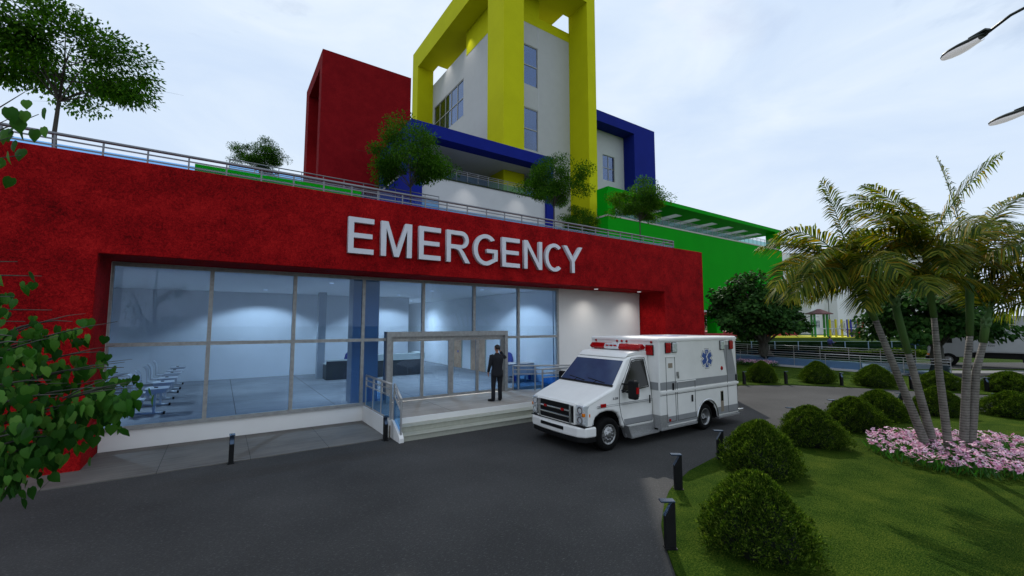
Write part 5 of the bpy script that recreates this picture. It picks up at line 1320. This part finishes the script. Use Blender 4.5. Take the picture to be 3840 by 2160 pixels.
# ---- near tree at the left edge: heart-shaped leaves on long bare branches
def near_tree():
    rng = np.random.default_rng(9)
    org = FR @ Vector((-4.75,3.1,0)); t = thing('heart_leaved_tree','near tree at the left edge with big heart-shaped leaves on bare grey branches','tree',tuple(org),R(-34.13))
    b = MB(); b.tube([(0,0,-.05),(.02,.02,.9),(.06,.0,1.9),(.02,.05,3.1),(-.05,.08,4.4),(-.02,.1,5.0)],[.13,.11,.10,.08,.055,.03],12)
    lp = []; ld = []; ll = []
    def twig(p, q, r, nl, w=.10, sag=.05, hang=.05, Lm=.079):
        p, q = Vector(p), Vector(q); m = p.lerp(q,.5)+Vector((0,0,sag)); b.tube([p, p.lerp(m,.5)+Vector((0,0,sag*.35)), m, m.lerp(q,.5)+Vector((0,0,sag*.3)), q],[r,r*.8,r*.6,r*.42,r*.2],6)
        for i in range(nl):
            f = float(rng.random()); a = (p.lerp(m,f*2) if f < .5 else m.lerp(q,f*2-1))
            f2 = float(rng.random()); lp.append((a.x+rng.normal()*w, a.y+rng.normal()*w, a.z-hang-abs(rng.normal())*w*1.1)); ld.append((.06+rng.normal()*.28, rng.normal()*.25-.10, -1+rng.normal()*.18)); ll.append(Lm*rng.uniform(.72,1.2))
    # coordinates here: x = to the right along the picture, y = away, z = up, trunk at 0; picture edge is at x = 1.15 or so
    for k in range(15):
        z1 = 2.02+.063*k+rng.uniform(-.04,.04); z0 = 1.6+.08*k
        x1 = 1.36+.44*math.exp(-((z1-2.42)/.30)**2)+rng.uniform(-.12,.08)
        y0 = rng.uniform(-.3,.35); twig((.05,0,z0*.9+.15),(.95,y0*.6,(z0+z1)/2),.020,0,0,.05)
        twig((.95,y0*.6,(z0+z1)/2),(x1-.05,y0,z1),.012,40,.10,.04,.03)
        twig((1.0,y0*.6,(z0+z1)/2),(x1-.25,y0+.3,z1+rng.uniform(-.1,.10)),.008,18,.08,.03,.03)
    for k in range(5): twig((1.60,rng.uniform(-.1,.1),2.38),(2.03+rng.uniform(-.08,.10),rng.uniform(-.12,.12),2.47+rng.uniform(-.10,.10)),.006,16,.06,.02,.05)
    for k in range(6):
        z1 = 2.92+.085*k; twig((.05,0,z1-.15),(1.20+.17*math.exp(-((z1-3.05)/.2)**2)+rng.uniform(-.06,.05),rng.uniform(-.2,.2),z1),.014,30,.08,.05,.04,.075)
    for k in range(5): twig((.0,.1,3.9),(1.02+.03*k,rng.uniform(-.1,.1),4.18+.11*k),.012,16,.05,.05,.05,.095)
    for k in range(5): twig((.9,rng.uniform(-.2,.2),2.35+.09*k),(1.5+rng.uniform(-.1,.40),rng.uniform(-.2,.2),2.52+.10*k),.009,0,0,.02)
    for k in range(5): twig((.0,0,2.2),(-1.2+.2*k,1.0-.5*k,3.4+.3*k),.03,60,.22,.1)
    b.build('trunk', M['bark2'], t, recalc=False)
    lp = np.array(lp); ld = unit(np.array(ld)); nr = unit(np.stack([rng.normal(size=len(lp))*.55, -np.ones(len(lp))+rng.normal(size=len(lp))*.35, .35+rng.normal(size=len(lp))*.3],1))
    V, F = heart_cloud(lp, nr, ld, np.array(ll)); np_mesh('crown', V, F, M['leaf_heart'], t)
near_tree()
# ------------------------------------------------------------------ ramp area, playground, far things
railing('ramp_railing','front grey railing with blue glass along the white kerb of the far ramp',[(32.3,19.0,.10),(32.3,9.9,.10),(33.75,6.25,.03)],.90,1.75,M['rail'],M['ramp_glass'],r=.022,pr=.018,gtop=.62)
b = MB(); b.box(32.22,32.40,9.9,20,0,.13); b.box(32.45,32.6,9.9,20,0,.58)
tag(b.build('ramp_kerb',M['white'],None,.01),'low white kerb wall below the front ramp railing on the far lawn','kerb')
o = MB().prism([(8.0,0),(20,0),(20,.52),(10,.30)],32.62,35.2,'x').build('access_ramp',M['walk']); tag(o,'long pale access ramp between the two railings','ramp')
railing('ramp_railing','rear grey railing along the far ramp below the grass bank',[(36.0,22.0,.35),(36.0,8.2,.35)],.92,1.7,M['rail'],M['dglass'],r=.022,pr=.018,gtop=.62)
pts = [tuple(FR @ Vector((l,41.9,0))) for l in (21.0,46.0)]
railing('glass_fence','fence of dark green glass between pale blue posts at the foot of the grass bank',pts,1.25,2.2,M['paleblue'],M['dglass'],bars=(.20,.10),r=.012,pr=.035,gtop=.86,cat='fence')
b = MB()
for i in range(2): pass
rngh = np.random.default_rng(5)
for i, (l,d,w,lab) in enumerate(((35.2,39.6,3.2,'low dark hedge mound behind the ramp railings at the right'),(30.2,39.8,2.2,'low hedge mound behind the ramp near the man in blue'))):
    n = 2600; th = rngh.random(n)*6.283; v = rngh.random(n); rr = np.sqrt(1-v**2)
    pos = np.stack([rr*np.cos(th)*w, rr*np.sin(th)*.7, v*.55+.03],1); out = unit(pos*np.array([.4,1,1.5])+1e-6)
    V, F = leaf_cloud(pos, unit(out+rngh.normal(size=(n,3))*.5), unit(out+rngh.normal(size=(n,3))*.5), np.full(n,.22), np.full(n,.13))
    o = np_mesh('hedge', V, F, M['leaf_bush']); o.location = FR @ Vector((l,d,0)); o.rotation_euler = (0,0,R(-34.13)); tag(o,lab,'hedge')
# playground: local x to the right, y away
PG = thing('play_structure','colourful playground climbing frame with a brown-roofed green tower','playground',tuple(FR @ Vector((35.4,50.2,1.422))),R(-34.13))
def post(x,y,h,m,w=.14): MB().box(x-w/2,x+w/2,y-w/2,y+w/2,0,h).build('post',M[m],PG)
for x,y in ((0,0),(.56,1.3),(1.48,0),(2.04,1.3)): post(x,y,2.72,'pgreen',.17)
b = MB(); b.add([(-.32,-.35,2.73),(2.0,-.35,2.73),(2.40,1.65,2.73),(.08,1.65,2.73),(.85,.55,3.28),(1.15,.55,3.28),(1.2,.75,3.28),(.9,.75,3.28),(-.32,-.35,2.66),(2.0,-.35,2.66),(2.40,1.65,2.66),(.08,1.65,2.66)],
    [(0,1,5,4),(1,2,6,5),(2,3,7,6),(3,0,4,7),(4,5,6,7),(8,9,1,0),(9,10,2,1),(10,11,3,2),(11,8,0,3),(11,10,9,8)]); b.build('roof',M['brownroof'],PG)
b = MB()
for i in range(6): b.box(.60+i*.17,.64+i*.17,1.28,1.34,1.10,1.90)
for j in range(5): b.box(.60,1.49,1.275,1.345,1.10+j*.19,1.15+j*.19)
b.build('climb_panel',M['teal'],PG)
for x,y in ((2.2,.6),(2.9,.6),(3.6,.6),(4.36,.6)): post(x,y,2.07,'pyellow',.17)
for x,y in ((3.78,0),(4.22,0)): post(x,y,2.05,'pblue',.11)
for x,y in ((5.25,.2),(5.75,.2)): post(x,y,2.10,'pred',.17)
b = MB(); b.box(.1,2.0,.0,1.3,.92,1.0); b.box(2.0,5.8,.25,1.0,.92,1.0); b.build('platform',M['plastic'],PG)
b = MB()
for x0,x1 in ((2.0,2.9),(3.7,4.3),(4.5,5.7)):
    n = int((x1-x0)/.11)
    for i in range(n+1): b.box(x0+i*.11-.012,x0+i*.11+.012,.9,.924,1.06,1.86)
    b.box(x0,x1,.89,.93,1.84,1.88); b.box(x0,x1,.89,.93,1.04,1.07)
b.build('guard_rail',M['mesh'],PG)
# ring panel
b = MB(); n = 20; c = (5.0,1.45); vs = []; 
for k in range(n):
    a = 2*math.pi*k/n; x = math.cos(a); z = math.sin(a); vs.append((c[0]+.33*x,.80,c[1]+.33*z)); sx = .55/max(abs(x),abs(z)*.55/.42,1e-6); vs.append((c[0]+x*min(sx,.55/max(abs(x),1e-6)),.80,c[1]+max(-.42,min(.42,z*sx))))
b.add(vs,[(2*k,2*k+1,(2*k+3)%(2*n),(2*k+2)%(2*n)) for k in range(n)]); o = b.build('ring_panel',M['teal'],PG); sm = o.modifiers.new('t','SOLIDIFY'); sm.thickness = .05
b = MB(); b.prism([(4.55,.98),(5.3,.98),(6.1,.18),(6.4,.12),(6.4,.06),(6.0,.06),(5.35,.55),(4.9,.9)],1.1,1.7,'y'); b.build('slide',M['teal'],PG)
b = MB()
for i in range(5): b.tube([(3.05+i*.28,.1,.92),(3.6+i*.35,-.5,.35),(4.0+i*.3,-.8,.05)],.02,5)
for j in range(4): b.tube([(3.15+j*.22,-.05-.2*j,.80-.2*j),(4.4+j*.25,-.05-.2*j,.80-.2*j)],.018,5)
b.build('rope_net',M['rope'],PG)
b = MB()
b.tube([(2.95,.2,.9),(3.0,.1,1.3),(3.3,0,1.7),(3.5,0,1.6),(3.5,.0,.9)],.025,6); b.tube([(2.1,.2,.2),(2.3,.1,1.0),(2.55,0,1.2),(2.6,0,.2)],.025,6)
for j in range(5): b.bar((2.2,.1,.3+.17*j),(2.6,.05,.3+.17*j),.02)
for j in range(6): b.bar((3.05+.07*j,.1,.95),(3.12+.065*j,.05,1.5),.02)
b.tube([(-.1,0,1.9),(-.2,-.1,2.2),(0,-.1,2.35),(.5,-.1,2.35)],.02,6); b.build('climbing_arch',M['mesh'],PG)
b = MB(); b.tube([(4.05,-.5,0),(4.05,-.5,.32)],.09,10); b.tube([(5.35,-.5,0),(5.35,-.5,.32)],.09,10); b.build('stump_seat',M['plastic'],PG)
# kiosk behind the right-hand tree
KS = thing('play_kiosk','yellow and light blue kiosk half hidden behind the right-hand tree','kiosk',tuple(FR @ Vector((42.2,43.6,.02))),R(-34.13))
MB().box(-.8,2.4,0,2,0,.75).build('base',M['lime'],KS); MB().box(-.9,2.2,.1,1.9,.76,1.75).build('body',M['skyblue'],KS,.05); b = MB(); b.prism([(-.3,1.76),(2.3,1.76),(2.0,2.15),(.2,2.15)],0,2,'y'); b.build('roof',M['lime'],KS)
# cafe seats on the red floor under the green building
def cafe_chair(lab, loc, rz, src=None):
    if src: return dup(src, loc, R(rz), lab)
    t = thing('cafe_chair',lab,'chair',loc,R(rz),'grey metal chairs under the green building')
    b = MB(); b.box(-.24,.24,-.24,.24,.43,.46); b.build('seat',M['mesh'],t); b = MB(); b.prism([(.2,.46),(.24,.46),(.34,.95),(.30,.95)],-.24,.24,'x'); b.build('backrest',M['mesh'],t)
    for x in (-.22,.22):
        for y in (-.22,.22): MB().bar((x,y,0),(x,y,.43),.03).build('leg',M['rail'],t)
    return t
c0 = cafe_chair('grey cafe chair left of the green column nearest the red wall',tuple(FR @ Vector((27.6,62,1.862))),150)
cafe_chair('second grey cafe chair from the red wall, under the green building',tuple(FR @ Vector((28.4,61.6,1.862))),170,c0)
cafe_chair('grey cafe chair turned sideways beside the green column',tuple(FR @ Vector((29.6,62,1.862))),190,c0)
cafe_chair('grey cafe chair right of the green column behind the tree',tuple(FR @ Vector((33.0,62,1.862))),200,c0)
t = thing('cafe_table','small round grey table among the chairs under the green building','table',tuple(FR @ Vector((29.0,63,1.862))))
MB().lathe([(.001,.74),(.42,.74),(.42,.70),(.001,.70)],(0,0,0),'z',20).build('table_top',M['plastic'],t); b = MB(); b.tube([(0,0,0),(0,0,.70)],.04); b.lathe([(.25,0),(.25,.02),(.001,.03)],(0,0,0),'z',16); b.build('pedestal',M['rail'],t)

# ------------------------------------------------------------------ light, sky, camera
SUN_AZ, SUN_EL = 45.4, 40.6
sd_ = Vector((math.cos(R(SUN_AZ))*math.cos(R(SUN_EL)), math.sin(R(SUN_AZ))*math.cos(R(SUN_EL)), math.sin(R(SUN_EL))))
l = bpy.data.lights.new('sun','SUN'); l.energy = 2.9; l.angle = R(.3); l.color = (1,.955,.88)
o = bpy.data.objects.new('sun', l); COL.objects.link(o); o.rotation_euler = sd_.to_track_quat('Z','Y').to_euler(); o.location = (0,0,60)
w = bpy.data.worlds.new('World'); SC.world = w; w.use_nodes = True; nt = w.node_tree; nt.nodes.clear()
out = N(nt,'ShaderNodeOutputWorld'); bg1 = N(nt,'ShaderNodeBackground'); bg2 = N(nt,'ShaderNodeBackground'); mix = N(nt,'ShaderNodeMixShader')
sky = N(nt,'ShaderNodeTexSky'); sky.sky_type = 'NISHITA'; sky.sun_disc = False; sky.sun_elevation = R(SUN_EL); sky.sun_rotation = R(90-SUN_AZ); sky.air_density = 1.0; sky.dust_density = .6; sky.ozone_density = 1.5
nt.links.new(sky.outputs[0], bg1.inputs[0]); bg1.inputs[1].default_value = .11
tc = N(nt,'ShaderNodeTexCoord'); mp = N(nt,'ShaderNodeMapping'); mp.inputs['Scale'].default_value = (1,1,2.2); nt.links.new(tc.outputs['Generated'], mp.inputs[0])
n1 = noise(nt, mp.outputs[0], 1.9, 7, .58, .6)
mp2 = N(nt,'ShaderNodeMapping'); mp2.inputs['Scale'].default_value = (1,1,2.6); mp2.inputs['Location'].default_value = (3.1,1.7,.4); nt.links.new(tc.outputs['Generated'], mp2.inputs[0])
n2 = noise(nt, mp2.outputs[0], 2.6, 6, .55, .5)
cc = ramp(nt, n2, [(.34,(.58,.70,.88)),(.5,(.64,.75,.895)),(.68,(.74,.825,.93))])
# low sky a touch whiter
sx = N(nt,'ShaderNodeSeparateXYZ'); nt.links.new(tc.outputs['Generated'], sx.inputs[0])
hz = ramp(nt, sx.outputs['Z'], [(.0,(1,1,1)),(.35,(0,0,0))])
mz = N(nt,'ShaderNodeMixRGB'); nt.links.new(hz, mz.inputs[0]); nt.links.new(cc, mz.inputs[1]); mz.inputs[2].default_value = (.72,.81,.91,1)
mzf = N(nt,'ShaderNodeMath', op='MULTIPLY'); nt.links.new(hz, mzf.inputs[0]); mzf.inputs[1].default_value = .7; nt.links.new(mzf.outputs[0], mz.inputs[0])
nt.links.new(mz.outputs[0], bg2.inputs[0]); bg2.inputs[1].default_value = 1.12
fa = ramp(nt, n1, [(.30,(.55,.55,.55)),(.40,(1,1,1))]); nt.links.new(fa, mix.inputs[0])
nt.links.new(bg1.outputs[0], mix.inputs[1]); nt.links.new(bg2.outputs[0], mix.inputs[2]); nt.links.new(mix.outputs[0], out.inputs[0])

cam = bpy.data.cameras.new('camera'); cam.sensor_width = 36; cam.lens = 1605/3840*36; cam.clip_end = 3000; cam.clip_start = .05
co_ = bpy.data.objects.new('camera', cam); COL.objects.link(co_); co_.location = (0,0,2.9)
fwd = Vector((math.cos(R(55.87))*math.cos(R(4.85)), math.sin(R(55.87))*math.cos(R(4.85)), math.sin(R(4.85))))
co_.rotation_euler = fwd.to_track_quat('-Z','Y').to_euler(); SC.camera = co_
SC.view_settings.view_transform = 'Standard'; SC.view_settings.look = 'None'; SC.view_settings.exposure = 0; SC.view_settings.gamma = 1
SC.cycles.max_bounces = 10; SC.cycles.transparent_max_bounces = 24; SC.cycles.diffuse_bounces = 4; SC.cycles.glossy_bounces = 4
SC.cycles.use_denoising = True; SC.cycles.caustics_reflective = False; SC.cycles.caustics_refractive = False
SC.cycles.sample_clamp_indirect = 6
